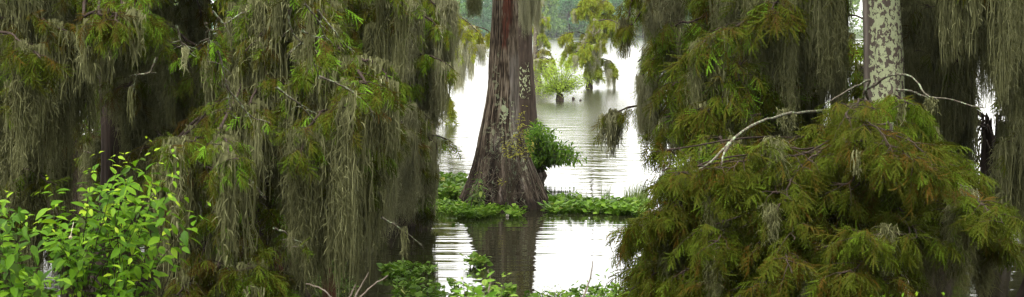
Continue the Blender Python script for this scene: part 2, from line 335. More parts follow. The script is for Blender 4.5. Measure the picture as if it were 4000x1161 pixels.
# ------------------------------------------------------------------ trees
ALL = []
class Tree:
    def __init__(s, name, label, cat, px, d, r=.25, top=9., lean=(0, 0), bark='bark_dark', moss='moss', group=None, flare=1.3, py=None, attrs=None):
        s.base = np.array([(px - 2000) / F * d, d, 0.]); s.r = r; s.top = top; s.lean = np.array([lean[0], lean[1], 0.]); s.mossmat = moss
        s.root = tag(empty(name, s.base), label, cat, group); s.moss = []; s.branches = []; s.flare = flare
        s.trunk(bark, attrs); ALL.append(s)
    def axis(s, z):
        z = np.asarray(z, float)
        return s.base + s.lean * np.clip(z / 5., 0, 3)[..., None] + np.stack([.04 * np.sin(z * 1.1 + s.base[0]), .04 * np.cos(z * .9), z], -1) - np.array([.04 * np.sin(s.base[0]), .04, 0])
    def rad(s, z):
        return s.r * (1 + s.flare * np.exp(-np.maximum(z, -.3) / .55)) * np.clip(1.05 - .75 * np.clip(z / s.top, 0, 1), .2, 2)
    def trunk(s, bark, attrs):
        mb = MB(); K, S = (240, 160) if attrs else (70, 56)
        z = np.concatenate([np.linspace(-.4, 2, K // 3), np.linspace(2.05, s.top, K - K // 3)])
        th = np.arange(S) / S * 2 * np.pi; ax = s.axis(z); R = s.rad(z)
        Z, T = np.meshgrid(z, th, indexing='ij')
        A = np.exp(-np.maximum(Z, 0) / .8) * .3 + .03
        fl = 1 - A * (1 - np.abs(np.cos(3.5 * T + .4 * np.sin(2 * T) + s.base[0])) ** .6)
        fl += .09 * (vnoise(T / (2 * np.pi) * 22, Z * 1.4, 3, 22) - .5)
        v = ax[:, None] + np.stack([np.cos(T), np.sin(T), 0 * T], -1) * (R[:, None] * fl)[..., None]
        i = np.arange(K - 1)[:, None] * S; j = np.arange(S)[None]; j2 = (j + 1) % S
        mb.add(v.reshape(-1, 3), q=np.stack([i + j, i + j2, i + S + j2, i + S + j], -1).reshape(-1, 4), r=.5)
        if attrs:
            for k, f in attrs.items(): mb.ex[k] = f(Z.ravel(), T.ravel())
        s.trunkobj = mb.build('trunk', M[bark], s.root, s.base, smooth=True)
    def hang(s, pos, L, w, bi):
        for p, l in zip(pos, L): s.moss.append((p, l, w * U(.75, 1.35), bi))
    def bough(s, pts, r0=.02, shoots=24, slen=.6, tw=4, ts=.24, q='H', moss=0, ml=(.4, 1.0), mw=1., mat='cyp_olive', droop=.5, tdroop=.35, attach=True, onto=None,
              bark='bark_dark', bias=0., umin=.12, rise=.06, name='branch', fresh=.0, jit=.03, mossu=.1):
        pts = [P(*p) if not isinstance(p, np.ndarray) else p for p in pts]
        if attach:
            h = np.linalg.norm((pts[0] - s.base)[:2]); za = np.clip(pts[0][2] + rise * h + .1, .5, s.top - .4)
            a = s.axis(za); mid = a * .45 + pts[0] * .55 + np.array([0, 0, .035 * h]); pts = [a, mid] + pts
        if onto is not None: q0 = onto[np.argmin(np.linalg.norm(onto - pts[0], axis=1))]; attach = False; pts = [q0] + pts
        K = 30; c = spline(pts, K)
        if attach:
            c[2:] += np.cumsum(rng.normal(0, jit * .25, (K - 2, 3)), 0) * .5
        L = np.linalg.norm(np.diff(c, axis=0), axis=1).sum()
        kn = rng.normal(0, 1, (K, 3)); kn = np.cumsum(kn, 0); kn -= kn[0] + (kn[-1] - kn[0]) * np.linspace(0, 1, K)[:, None]; c = c + kn * .0042 * L ** .5
        wood = MB(); fol = MB(); u = np.linspace(0, 1, K)
        u0 = 0.
        if attach: u0 = 2 / (len(pts) - 1)
        tubes(wood, c, (r0 * (1 - .8 * u) * (1 + .8 * np.exp(-u * 14)) + .003) * U(.82, 1.2, K), 7)
        pl = [c[int(K * max(u0, .05)):]]
        if shoots:
            us = np.sort(U(max(u0 * .4, umin), 1, shoots)); ki = np.clip((us * (K - 1)).astype(int), 1, K - 2)
            p0 = c[ki]; t = nrm(c[ki + 1] - c[ki - 1]); hz = nrm(np.cross(t, [0, 0, 1.]) + 1e-3)
            sg = np.where(np.arange(shoots) % 2, 1., -1.)[:, None]
            dr = nrm(t * U(.25, .9, shoots)[:, None] + hz * sg * U(.4, 1, shoots)[:, None] + rng.normal(0, .3, (shoots, 3)) + [0, bias, U(-.1, .25)])
            ln = slen * U(.45, 1.1, shoots) * (1 - .45 * us)
            S6 = np.linspace(0, 1, 6)[None, :, None]
            sp = p0[:, None] + dr[:, None] * ln[:, None, None] * S6 + np.array([0, 0, -1.]) * (droop * ln * U(.5, 1.4, shoots))[:, None, None] * S6 ** 2
            sp[:, 1:-1] += rng.normal(0, .012, (shoots, 4, 3)) * slen
            tubes(wood, sp, (.0035 + .005 * slen) * (1 - .75 * S6[..., 0]) * np.ones((shoots, 1)), 4)
            pl.append(sp.reshape(-1, 3))
            tw = int(round(tw * 1.25)); n = shoots * tw
            if n:
                si = np.repeat(np.arange(shoots), tw); f = U(.2, 1, n); f[::tw] = 1.; kk = np.minimum((f * 5).astype(int), 4); ff = (f * 5 - kk)[:, None]
                pp = sp[si, kk] * (1 - ff) + sp[si, kk + 1] * ff; tt = nrm(sp[si, kk + 1] - sp[si, kk])
                sd = nrm(np.cross(tt, [0, 0, 1.])) * rng.choice([-1., 1.], n)[:, None] * U(.2, 1.1, n)[:, None]
                d = nrm(tt * .75 + sd + rng.normal(0, .25, (n, 3)) + np.array([0, 0, -1.]) * (tdroop * U(.3, 1.7, n))[:, None])
                Mx = frames(d, nrm(np.array([0, 0, 1.]) + rng.normal(0, .45, (n, 3)))) * (ts * .95 * U(.6, 1.25, n))[:, None, None]
                rr = np.clip(rng.normal(.42, .17, n) + rng.normal(0, .08), 0, .85) + np.where(rng.random(n) < fresh, .5, 0)
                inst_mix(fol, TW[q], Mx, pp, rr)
        off = s.base
        b = wood.build(name, M[bark], s.root, off, smooth=True)
        if fol.n: fol.build('foliage', M[mat], b, off)
        s.branches.append(b)
        if moss:
            src = np.concatenate(pl); w = np.ones(len(src))
            nc = max(1, int(moss / 3.6)); ci = rng.integers(0, nc, moss); cp = src[rng.integers(0, len(src), nc)]
            pos = cp[ci] + rng.normal(0, .045, (moss, 3)) * [1.2, 1, .5]
            s.hang(pos, ml[0] + (ml[1] - ml[0]) * np.clip(rng.beta(1.3, 1.6, nc)[ci] * U(.55, 1.1, moss), 0, 1), mw, b)
        return b
    def auto(s, n, xr, yr, dr, dx, dy, **kw):
        for _ in range(n):
            x, y, d = U(*xr), U(*yr), U(*dr); ex, ey, ed = U(*dx), U(*dy), U(-1.2, .8)
            s.bough([(x, y, d), (x + ex * .4, y + ey * .18 - abs(ex) * .05, d + ed * .4), (x + ex * .75, y + ey * .52, d + ed * .75), (x + ex, y + ey, d + ed)], **kw)
    def crown(s, z0, z1, rad, n, mat='cyp_olive', size=.6, name='crown'):
        mb = MB(); z = U(z0, z1, n); k = 1 - .55 * (z - z0) / (z1 - z0)
        a = U(0, 2 * np.pi, n); rr = np.sqrt(rng.random(n)) * rad * k
        p = s.axis(z) + np.stack([np.cos(a) * rr, np.sin(a) * rr, .35 * np.sin(a * 5 + z * 3)], -1)
        d = nrm(np.stack([np.cos(a), np.sin(a), U(-.9, .1, n)], -1) + rng.normal(0, .35, (n, 3)))
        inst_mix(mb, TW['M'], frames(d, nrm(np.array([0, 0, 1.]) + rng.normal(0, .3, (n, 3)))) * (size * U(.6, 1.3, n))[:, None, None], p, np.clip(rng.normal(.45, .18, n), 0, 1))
        for zz in np.linspace(z0 - .3, z1 - .4, 9):   # limbs that carry it
            aa = zz * 2.4; q0 = s.axis(zz); e = q0 + np.array([math.cos(aa), math.sin(aa), .12]) * rad * .85
            tubes(mb, spline([q0, (q0 + e) / 2 + [0, 0, .3], e], 8), np.linspace(.05, .012, 8), 5, r=0.)
        o = mb.build(name, M[mat], s.root, s.base); return o
    def finish(s, most=92, q='H', lq='M'):
        if not s.moss: return
        def size(m):
            p = m[0]; d = max(p[1], 5); px = 2000 + p[0] / d * F; py = YH + (H - p[2]) / d * F
            vis = (-50 < px < 4050) and (py < 1161) and (py + m[1] / d * F > 0)
            return (0 if vis else -10) + m[1] * m[2] / d
        ms = sorted(s.moss, key=size, reverse=True); rest = MB()
        for i, (p, L, w, bi) in enumerate(ms):
            c = 0 if L < .62 else 1 if L < 1.15 else 2; k = L / MC[c]
            if i < most:
                v = rng.integers(0, len(MT[q][c])); o = bpy.data.objects.new('moss_festoon', moss_mesh(q, c, v, s.mossmat)); COL.objects.link(o)
                o.parent = bi or s.root; o.location = p - s.base; o.rotation_euler = (0, 0, U(0, 6.28)); sx = w * (.75 + .25 * k) * U(.8, 1.25); o.scale = (sx, sx, k)
            else:
                v = rng.integers(0, len(MT[lq][c])); a = U(0, 6.28); sx = w * (.75 + .25 * k)
                R = np.array([[math.cos(a) * sx, -math.sin(a) * sx, 0], [math.sin(a) * sx, math.cos(a) * sx, 0], [0, 0, k]])
                inst(rest, MT[lq][c][v], R[None], p[None], np.array([.5 + rng.normal(0, .1)]))
        if rest.n:
            o = rest.build('hanging_moss', M[s.mossmat], s.root, s.base); o['kind'] = 'stuff'
        s.moss = []

def in_poly(poly, n):
    poly = np.asarray(poly, float); out = []
    lo, hi = poly.min(0), poly.max(0); x1, y1 = poly[:, 0], poly[:, 1]; x2, y2 = np.roll(x1, -1), np.roll(y1, -1)
    while len(out) < n:
        p = U(lo, hi); c = ((y1 > p[1]) != (y2 > p[1])) & (p[0] < (x2 - x1) * (p[1] - y1) / (y2 - y1 + 1e-9) + x1)
        if c.sum() % 2: out.append(p)
    return np.array(out)

def leaves_at(mb, tpl, p, d, size, r, upj=.4):
    n = len(p)
    inst_mix(mb, tpl, frames(nrm(d), nrm(np.array([0, -.25, 1.]) + rng.normal(0, upj, (n, 3)))) * np.asarray(size)[:, None, None], p, np.clip(r, 0, 1))

def shrub(name, label, cat, base, tips, tpl, size, mat, nl=14, droop=.25, stem_r=.006, bark='bark_twig', arc=.15, ustart=.45, pair=True, nbase=.1, tipfresh=.35, group=None, spread=.5, petiole=.02):
    """stems from a base point to tips, leaves along them"""
    root = tag(empty(name, base), label, cat, group); K = 14
    tips = np.asarray(tips); S = len(tips); u = np.linspace(0, 1, K)[None, :, None]
    b = base + rng.normal(0, nbase, (S, 3)) * [1, 1, 0]
    hz = (tips - b) * [1, 1, 0]; ln = np.linalg.norm(tips - b, axis=1)
    pt = b[:, None] + (tips - b)[:, None] * u + np.array([0, 0, 1.]) * (arc * ln)[:, None, None] * (u * (1 - u)) * 4 * .6 - hz[:, None] * (arc * u * (1 - u) * 2)
    pt[:, 1:] += np.cumsum(rng.normal(0, .004, (S, K - 1, 3)), 1) * ln[:, None, None]
    w = MB(); tubes(w, pt, stem_r * (1.15 - u[..., 0]) * U(.7, 1.3, S)[:, None], 5); w.build('stem', M[bark], root, base, smooth=True)
    n = S * nl; si = np.repeat(np.arange(S), nl); j = np.tile(np.arange(nl), S)
    uu = ustart + (1 - ustart) * ((j // 2 * 2 if pair else j) + .5) / nl; uu[j >= nl - 2] = 1.; f = uu * (K - 1); k = np.minimum(f.astype(int), K - 2); f = (f - k)[:, None]
    p = pt[si, k] * (1 - f) + pt[si, k + 1] * f; t = nrm(pt[si, k + 1] - pt[si, k])
    a = (j // 2) * 1.57 + (j % 2) * np.pi + si + rng.normal(0, .3, n)
    q1 = nrm(np.cross(t, [.3, .9, .2])); q2 = np.cross(t, q1)
    d = nrm(t * U(.2, .7, n)[:, None] + q1 * np.cos(a)[:, None] + q2 * np.sin(a)[:, None] + np.array([0, 0, -droop]) + rng.normal(0, .2, (n, 3)))
    sz = size * U(.65, 1.2, n) * (1.05 - .45 * (uu > .97))
    r = rng.normal(.45, .2, n) + tipfresh * (uu > .9)
    fo = MB(); leaves_at(fo, tpl, p + d * petiole, d, sz, r, spread); fo.build('foliage', M[mat], root, base)
    return root

# ------------------------------------------------------------------ the setting: lake, bank, far shore
def grid(xs, ys, zf):
    X, Y = np.meshgrid(xs, ys, indexing='xy'); Z = zf(X, Y); v = np.stack([X, Y, Z], -1).reshape(-1, 3)
    n = len(xs); i = np.arange(len(ys) - 1)[:, None] * n; j = np.arange(n - 1)[None]
    return v, np.stack([i + j, i + j + 1, i + n + j + 1, i + n + j], -1).reshape(-1, 4)
m, nt, out = new_mat('lake_water')
b = N(nt, 'ShaderNodeBsdfPrincipled', Roughness=.025, IOR=1.333); b.inputs['Base Color'].default_value = (.022, .022, .010, 1)
tc = N(nt, 'ShaderNodeTexCoord'); sx = N(nt, 'ShaderNodeSeparateXYZ'); nt.links.new(tc.outputs['Object'], sx.inputs[0])
mr = N(nt, 'ShaderNodeMapRange'); mr.inputs['From Min'].default_value = 44; mr.inputs['From Max'].default_value = 54; nt.links.new(sx.outputs['Y'], mr.inputs['Value'])
pool = math_(nt, 'ADD', math_(nt, 'MULTIPLY', noise(nt, (.22, 1.5, 1), 2, .4), .014), math_(nt, 'MULTIPLY', noise(nt, (.9, 5.5, 1), 2, .5), .0035))
lake = math_(nt, 'ADD', math_(nt, 'MULTIPLY', noise(nt, (.5, .9, 1), 3, .5), .036), math_(nt, 'MULTIPLY', noise(nt, (1.6, 3.2, 1), 2, .5), .009))
mixh = N(nt, 'ShaderNodeMix'); nt.links.new(mr.outputs[0], mixh.inputs['Factor']); nt.links.new(pool, mixh.inputs['A']); nt.links.new(lake, mixh.inputs['B'])
bp = N(nt, 'ShaderNodeBump', Strength=1., Distance=1.); nt.links.new(mixh.outputs['Result'], bp.inputs['Height']); nt.links.new(bp.outputs[0], b.inputs['Normal'])
m2_ = N(nt, 'ShaderNodeMapRange'); m2_.inputs['From Min'].default_value = 45; m2_.inputs['From Max'].default_value = 85; m2_.inputs['To Min'].default_value = .02; m2_.inputs['To Max'].default_value = .16   # wind-ruffled open lake: wavelets too fine to model
nt.links.new(sx.outputs['Y'], m2_.inputs['Value']); nt.links.new(m2_.outputs[0], b.inputs['Roughness'])
nt.links.new(b.outputs[0], out.inputs['Surface']); M['water'] = m
mb = MB(); mb.add([(-900, 12, 0), (900, 12, 0), (900, 712, 0), (-900, 712, 0)], q=[(0, 1, 2, 3)])
tag(mb.build('lake_water', M['water']), kind='structure')
mb = MB(); v, q = grid(np.linspace(-60, 60, 160), np.linspace(-25, 21.5, 70), lambda X, Y: np.interp(Y, [-25, 0, 10, 16, 19.5, 21.5], [2.6, 2.3, 1.1, .45, .05, -.5]) + .25 * (vnoise(X * .5 + 60, Y * .5 + 60, 4) - .5) + .06 * (vnoise(X * 2.5 + 160, Y * 2.5 + 60, 5) - .5))
mb.add(v, q=q); tag(mb.build('bank_ground', M['soil'], smooth=True), kind='structure')
mb = MB(); v, q = grid(np.linspace(-2500, 2500, 60), np.array([698, 704, 712, 740, 900, 1500, 3500]), lambda X, Y: np.interp(Y, [698, 704, 712, 740, 3500], [-.6, .15, .6, 1.5, 3.0]) + 0 * X)
mb.add(v, q=q); tag(mb.build('far_shore_ground', M['shore'], smooth=True), kind='structure')

# unseen wood added on the bank round and behind the viewpoint to shade the foreground
mb = MB(); wd = []
for i in range(150):
    x, y, zc = U(-34, 34), U(-18, 8), U(3, 14)
    if y > -3 and (zc < 7.6 + .1 * y) and abs(x) < .34 * max(y, 0) + 4.5: continue
    if y > 0 and abs(x) < .30 * y + 3 and zc < 8: continue
    wd.append((x, y, zc)); n = 420; r = U(1.6, 2.8); d = nrm(rng.normal(0, 1, (n, 3))); p = np.array([x, y, zc]) + d * r * [1.1, 1.1, .7] * (U(.3, 1, n) ** .5)[:, None]
    leaves_at(mb, CLUMP, p, nrm(d + rng.normal(0, .6, (n, 3))), .55 * U(.6, 1.3, n), rng.normal(.5, .15, n), .7)
for x, y, zc in wd[::4]:
    tubes(mb, spline([[x, min(y, -2), 0], [x + .2, min(y, -2) + .1, zc * .5], [x, y, zc]], 8), np.linspace(.3, .08, 8), 8, r=.1)
tag(mb.build('bank_shade_wood', FAR0), 'unseen leafy wood added along the near bank to shade the foreground', 'wood', kind='stuff')

# far shore wood
def far_tree(mb, base, h, w, n, wood=None, leaf=.75, nl=9, tall=.2):
    lob = []
    for i in range(nl):
        a = U(0, 6.28); z = U(tall, .93); rr = w * .5 * math.sin(math.pi * min(.95, .25 + .7 * z)) * U(.25, .75)
        lob.append((base + [math.cos(a) * rr, math.sin(a) * rr, z * h], w * U(.16, .30), U(-.18, .18)))
    lob.append((base + [0, 0, h * .92], w * .2, .1))
    per = n // len(lob)
    for c, r, tn in lob:
        d = nrm(rng.normal(0, 1, (per, 3)) + [0, 0, .25]); p = c + d * r * np.array([1, 1, .8]) * (U(.55, 1.05, per) ** .5)[:, None]
        leaves_at(mb, CLUMP, p, nrm(d + rng.normal(0, .6, (per, 3)) + [0, 0, -.3]), leaf * U(.7, 1.4, per), .5 + tn + rng.normal(0, .13, per), .7)
    if wood is not None:
        tubes(wood, spline([base - [0, 0, .5], base + [.1, 0, h * .4], base + [0, .1, h * .85]], 8), np.linspace(.03 * h, .008 * h, 8), 6, r=.2)
        for c, r, tn in lob: tubes(wood, spline([base + [0, 0, h * .35], (base + c) / 2 + [0, 0, h * .22], c], 6), np.linspace(.012 * h, .004 * h, 6), 4, r=.2)
far = [  # px, height, width, material, label
    (1822, 12, 9, 0, 'rounded green far-shore tree showing between hanging moss and the thick trunk'),
    (1888, 15, 10, 2, 'darker far-shore tree touching the trunk edge across the lake'),
    (1768, 14, 9, 1, 'olive far-shore tree half hidden by pale hanging moss'),
    (2122, 17, 9, 1, 'olive yellow far-shore tree beside the lichen covered trunk'),
    (2172, 11, 10, 3, 'bright rounded lime green tree at the far waterline'),
    (2222, 15, 9, 2, 'blue green far-shore tree just behind the bright rounded one'),
    (2262, 9, 6, 0, 'low green far-shore tree by the mossy lake cypress crown'),
    (2330, 17, 10, 0, 'tall far-shore tree straight behind the mossy lake cypress'),
    (2405, 16, 9, 2, 'dark green far-shore tree over the drooping cypress bough'),
    (2462, 14, 9, 1, 'yellow green far-shore tree between lake cypress and moss curtain'),
    (2512, 17, 10, 0, 'tall green far-shore tree beside the dark moss curtain'),
    (2560, 13, 9, 2, 'dark far-shore tree partly covered by cypress sprays'),
]
for px, h, w, mi, lab in far:
    bs = P(px, 0, 706 + U(-2, 4)); bs[2] = .3
    root = tag(empty('far_tree', bs), lab, 'tree', 'trees along the far shore'); c, wd = MB(), MB(); far_tree(c, bs, h, w, 1900, wd)
    wd.build('trunk', M['bark_dark'], root, bs); c.build('crown', FAR[mi], root, bs)
for mi in range(3):
    mb = MB()
    for i in range(46):
        x = U(-330, 330); y = U(716, 760); far_tree(mb, np.array([x, y, .8]), U(15, 24), U(9, 13), 700, None, 1.1)
    for i in range(30):
        x = rng.choice([U(-330, -30), U(55, 330)]); far_tree(mb, np.array([x, U(703, 712), .4]), U(9, 16), U(7, 11), 500, None, 1.0, tall=.08)
    for i in range(60):
        x = U(-60, 85); far_tree(mb, np.array([x, U(712, 745), .6]), U(8, 24), U(7, 11), 700, None, .8, tall=.08)
    tag(mb.build('far_wood', FAR[mi]), ['dense green wood along the far shore', 'olive trees mixed through the far wood', 'dark trees mixed through the far wood'][mi], 'wood', kind='stuff')

# ------------------------------------------------------------------ the thick buttressed cypress
D1 = 42.2; S1 = F / D1
py_ = np.array([-900, -400, -100, 0, 100, 200, 334, 400, 468, 510, 570, 630, 690, 751, 787, 807, 826, 880])
lx_ = np.array([1950, 1938, 1927, 1924, 1920, 1912, 1906, 1898, 1884, 1875, 1863, 1850, 1833, 1812, 1797, 1791, 1787, 1780])
rx_ = np.array([2015, 2018, 2020, 2021, 2024, 2026, 2027, 2027, 2030, 2038, 2058, 2078, 2103, 2127, 2140, 2146, 2150, 2158])
z_ = H - (py_ - YH) / S1
cx = lambda z: np.interp(z, z_[::-1], (((lx_ + rx_) / 2 - 2000) / S1)[::-1])
rx = lambda z: np.interp(z, z_[::-1], ((rx_ - lx_) / 2 / S1)[::-1])
T1 = Tree('bald_cypress', 'thick buttressed cypress trunk with red bark stripe standing in the open water', 'tree', 1968, D1, r=.3, top=11.)
bpy.data.objects.remove(T1.trunkobj)
T1.axis = lambda z: np.stack([cx(np.asarray(z, float)), D1 + 0 * np.asarray(z, float), np.asarray(z, float)], -1)
mb = MB(); K, S = 420, 620
z = np.concatenate([np.linspace(-.35, 4.8, K - 40), np.linspace(4.85, 11, 40)]); th = np.arange(S) / S * 2 * np.pi
Z, T = np.meshgrid(z, th, indexing='ij'); R = rx(Z)
flr = np.clip((2.6 - Z) / 2.6, 0, 1.1)
A = .03 + .30 * flr ** 2.2
ph = .8 + .35 * np.sin(2 * T + 1) + .25 * vnoise(T * 4 / np.pi, Z * .5 + 9, 21, 8)
lobes = np.abs(np.cos(4.5 * T + ph)) ** .55
lob2 = np.abs(np.cos(11.5 * T + 2 + 1.2 * np.sin(3 * T))) ** .6
fl = 1 - A * (1 - lobes) * (.45 + .55 * np.abs(np.sin(1.5 * T + .6))) - A * .28 * (1 - lob2) + .10 * flr ** 3
wx = T / (2 * np.pi)
bark = np.abs(vnoise(wx * 72 + .5 * vnoise(wx * 24, Z * 3, 8, 24), Z * 1.7 + vnoise(wx * 20, Z * 2, 7, 20) * .8, 31, 72) - .5) * 2
bark2 = np.abs(vnoise(wx * 150, Z * 4, 33, 150) - .5) * 2
fl += (.055 * (bark - .4) + .022 * (bark2 - .4)) * .35 / np.maximum(R, .2)
x = cx(Z) + np.cos(T) * R * fl; y = D1 + np.sin(T) * R * .92 * fl
v = np.stack([x, y, Z], -1).reshape(-1, 3)
i = np.arange(K - 1)[:, None] * S; j = np.arange(S)[None]; j2 = (j + 1) % S
crev = 1 - np.clip(1 - 1.1 * (1 - lobes) * flr, 0, 1)
mb.add(v, q=np.stack([i + j, i + j2, i + S + j2, i + S + j], -1).reshape(-1, 4), r=np.clip(.48 + .85 * (bark - .42) + .4 * (bark2 - .42), 0, 1).ravel())
px = 2000 + x / y * F; py = YH + (H - Z) / y * F; front = smooth01(-np.sin(T), -.1, .25)
wob = 14 * (vnoise(Z * 5, wx * 30, 41) - .5) + 8 * (vnoise(Z * 16, wx * 60, 42) - .5)
def strip(a, bb, y0, y1, sx=5, sy=18):
    return smooth01(px + wob, a - sx, a + sx) * (1 - smooth01(px + wob, bb - sx, bb + sx)) * smooth01(py + wob, y0 - sy, y0 + sy) * (1 - smooth01(py + wob, y1 - sy, y1 + sy)) * front
red = strip(1966 - .04 * (py - 60), 1999 - .12 * np.clip(py - 40, 0, 160), -400, 190)
mb.ex['red'] = (red * (.35 + .65 * smooth01(bark, .12, .4))).ravel()
pale = .9 * strip(1992, 2028, 215, 470, 5, 30) + .75 * strip(1996, 2024, 440, 640, 6, 40) + .55 * strip(1925, 1960, 520, 600, 10, 30)
pale += .28 * flr ** .5 * smooth01(bark, .35, .7) * smooth01(np.cos(T), .25, .7) * smooth01(Z, .15, .6)
for a, bb, y0, y1 in ((1918, 1936, 735, 815), (2028, 2046, 690, 810), (1950, 1958, 730, 790)): pale = pale + .6 * strip(a, bb, y0, y1, 3, 10)
mb.ex['pale'] = np.clip(pale * (.45 + .55 * smooth01(bark, .15, .5)), 0, 1).ravel()
wet = smooth01(flr, .2, .62) * (.72 + .28 * smooth01(1 - lobes, .1, .5)) * .85 + .75 * smooth01(-Z, -.28, 0)
mb.ex['wet'] = np.clip(wet - mb.ex['pale'].reshape(wet.shape) * .6, 0, .95).ravel()
lp = vnoise(px * .11, py * .11, 51) * .6 + vnoise(px * .3, py * .3, 52) * .4
lich = smooth01(lp, .56, .62) * np.clip(strip(1955, 2005, 395, 480, 8, 20) + strip(2003, 2016, 470, 640, 4, 15) + .5 * strip(2040, 2062, 560, 700, 8, 20) + .4 * strip(1900, 2000, 480, 620, 20, 30) + .45 * strip(1930, 1950, 200, 420, 6, 30), 0, 1)
lich = np.maximum(lich, smooth01(np.hypot((px - 1972) / 1.0, py - 425) + wob, 14, 8) * front)
mb.ex['lich'] = np.clip(lich, 0, 1).ravel()
mb.build('trunk', M['bark_main'], T1.root, T1.base, smooth=True)
T1.rad = lambda z: rx(z)
# peeling bark strips and dry rootlets on the flare
mb = MB(); n = 150; zz = U(.05, 1.6, n); tt = -np.pi / 2 + rng.normal(0, .75, n)
def surf(zz, tt, o=1.01):
    r = rx(zz) * o; return np.stack([cx(zz) + np.cos(tt) * r, D1 + np.sin(tt) * r * .92, zz], -1)
L = U(.2, .7, n); s = np.linspace(0, 1, 6)
pts = np.stack([surf(np.clip(zz - L * k, .02, 9), tt + .25 * k * rng.normal(0, 1, n), 1.0 + .03 * np.sin(3 * k + zz)) for k in s], 1)
tubes(mb, pts, np.full((n, 6), .006) * U(.5, 1.8, n)[:, None], 4, r=U(.1, .9, n)); mb.build('rootlets', M['bark_twig'], T1.root, T1.base)
T1.crown(6.6, 11, 5.2, 950, 'cyp_green', .75)
T1.bough([(1925, -70, 41.4), (1890, -40, 40.6), (1868, -12, 40.2)], r0=.03, shoots=6, slen=.2, tw=2, ts=.16, moss=0, mat='cyp_olive')
T1.bough([(1960, -150, 41.4), (1905, -60, 40.6), (1858, -30, 40.2)], r0=.02, shoots=5, slen=.2, tw=1, ts=.15, moss=0, mat='cyp_olive')
T1.bough([(1885, -45, 40.4), (1862, -35, 40.2), (1850, -20, 40.2)], r0=.01, shoots=4, slen=.15, tw=1, ts=.15, moss=9, ml=(.4, .75), mat='cyp_olive', attach=False)

# its second stem behind, with the lichen bands
def lich2(Z, T):
    px = 2000 + (T2x + np.cos(T) * .3) / 51 * F; py = YH + (H - Z) / 50.7 * F
    a = smooth01(py, 40, 70) * (1 - smooth01(py, 210, 250)) * smooth01(2062 - px + 18 * np.sin(py * .07), -8, 10) * .62
    bq = smooth01(py, 210, 260) * (1 - smooth01(py, 385, 400)) * smooth01(2080 - px, -6, 8) * .95
    c = smooth01(py, 400, 440) * (1 - smooth01(py, 600, 640)) * .45
    return .88 * np.clip(a + bq + c, 0, 1) * (np.sin(T) < .15)
T2x = (2050 - 2000) / F * 51
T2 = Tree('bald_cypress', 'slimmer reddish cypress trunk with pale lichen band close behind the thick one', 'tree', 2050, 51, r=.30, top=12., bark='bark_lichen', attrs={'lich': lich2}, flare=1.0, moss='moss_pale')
m2 = M['bark_lichen'].copy(); M['bark_second'] = m2; T2.trunkobj.data.materials[0] = m2
for nd in m2.node_tree.nodes:
    if nd.type == 'MAPPING' and abs(nd.inputs['Scale'].default_value[0] - 11) < .1: nd.inputs['Scale'].default_value = (21, 21, 14)
    if nd.type == 'VALTORGB' and len(nd.color_ramp.elements) == 3:
        for e, c in zip(nd.color_ramp.elements, [(.022, .016, .012, 1), (.085, .062, .048, 1), (.19, .145, .115, 1)]): e.color = c
T2.bough([(2045, -20, 50.45), (2066, -16, 50.35), (2088, -10, 50.35)], r0=.03, shoots=6, slen=.2, tw=0, moss=30, ml=(.5, 1.5), mw=.7, mat='cyp_olive', mossu=.5)
T2.bough([(2062, -30, 50.4), (2085, -20, 50.2), (2110, -8, 50.2)], r0=.02, shoots=5, slen=.2, tw=0, moss=14, ml=(.4, 1.2), mw=.6)
T2.crown(7.5, 12, 4, 500, 'cyp_green', .7)

# ------------------------------------------------------------------ cypresses out on the lake
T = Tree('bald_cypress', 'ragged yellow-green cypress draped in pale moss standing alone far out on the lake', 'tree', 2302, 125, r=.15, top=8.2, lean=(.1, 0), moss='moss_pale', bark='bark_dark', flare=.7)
kw = dict(r0=.06, shoots=34, slen=.62, tw=11, ts=.33, q='M', mat='cyp_lime', droop=1.0, tdroop=1.4, mw=1.5)
for pts, ms, ml in [
    ([(2312, 110, 125), (2328, 40, 125), (2338, -20, 125), (2345, -80, 125)], 14, (.8, 1.6)),
    ([(2325, 50, 124.6), (2292, 28, 124.2), (2260, 26, 124), (2246, 48, 124)], 7, (.5, 1.0)),
    ([(2330, 62, 125), (2370, 52, 125.4), (2415, 75, 125.3), (2440, 120, 125)], 16, (.9, 2.2)),
    ([(2330, 80, 124), (2380, 75, 124), (2418, 100, 123.6), (2438, 150, 123.6)], 12, (.9, 2.4)),
    ([(2308, 150, 125), (2270, 128, 125), (2225, 128, 124.6), (2192, 140, 124.4)], 5, (.5, .9)),
    ([(2305, 185, 125), (2262, 165, 125.4), (2218, 180, 125.5), (2196, 225, 125.5)], 6, (.5, 1.0)),
    ([(2303, 210, 124), (2272, 198, 123.6), (2238, 208, 123.4), (2214, 250, 123.4)], 8, (.6, 1.2)),
    ([(2310, 238, 125), (2350, 228, 125), (2385, 240, 124.6), (2402, 270, 124.5)], 24, (.9, 1.7)),
    ([(2322, 95, 125), (2360, 92, 124.6), (2395, 108, 124.4), (2412, 150, 124.4)], 12, (.8, 2.0)),
    ([(2322, 120, 124.4), (2340, 112, 124), (2352, 130, 123.7), (2354, 175, 123.7)], 8, (.8, 2.0)),
    ([(2330, 20, 125), (2360, 2, 125), (2378, 10, 125), (2385, 35, 125)], 5, (.5, 1.2)),
    ([(2325, 5, 124.6), (2300, -10, 124.4), (2280, -5, 124.2), (2268, 20, 124.2)], 5, (.5, 1.2)),
    ([(2312, 175, 124), (2290, 165, 123.4), (2280, 190, 123), (2276, 230, 123)], 10, (.8, 1.6)),
    ([(2306, 260, 124.6), (2325, 262, 124.2), (2340, 275, 124)], 10, (.7, 1.2))]:
    T.bough(pts, moss=int(ms * 1.4), ml=ml, **kw)
T.bough([(2312, 120, 124.8), (2285, 150, 124.4), (2262, 195, 124.2)], r0=.05, shoots=4, slen=.3, tw=0, moss=60, ml=(.7, 1.3), mw=1.6)
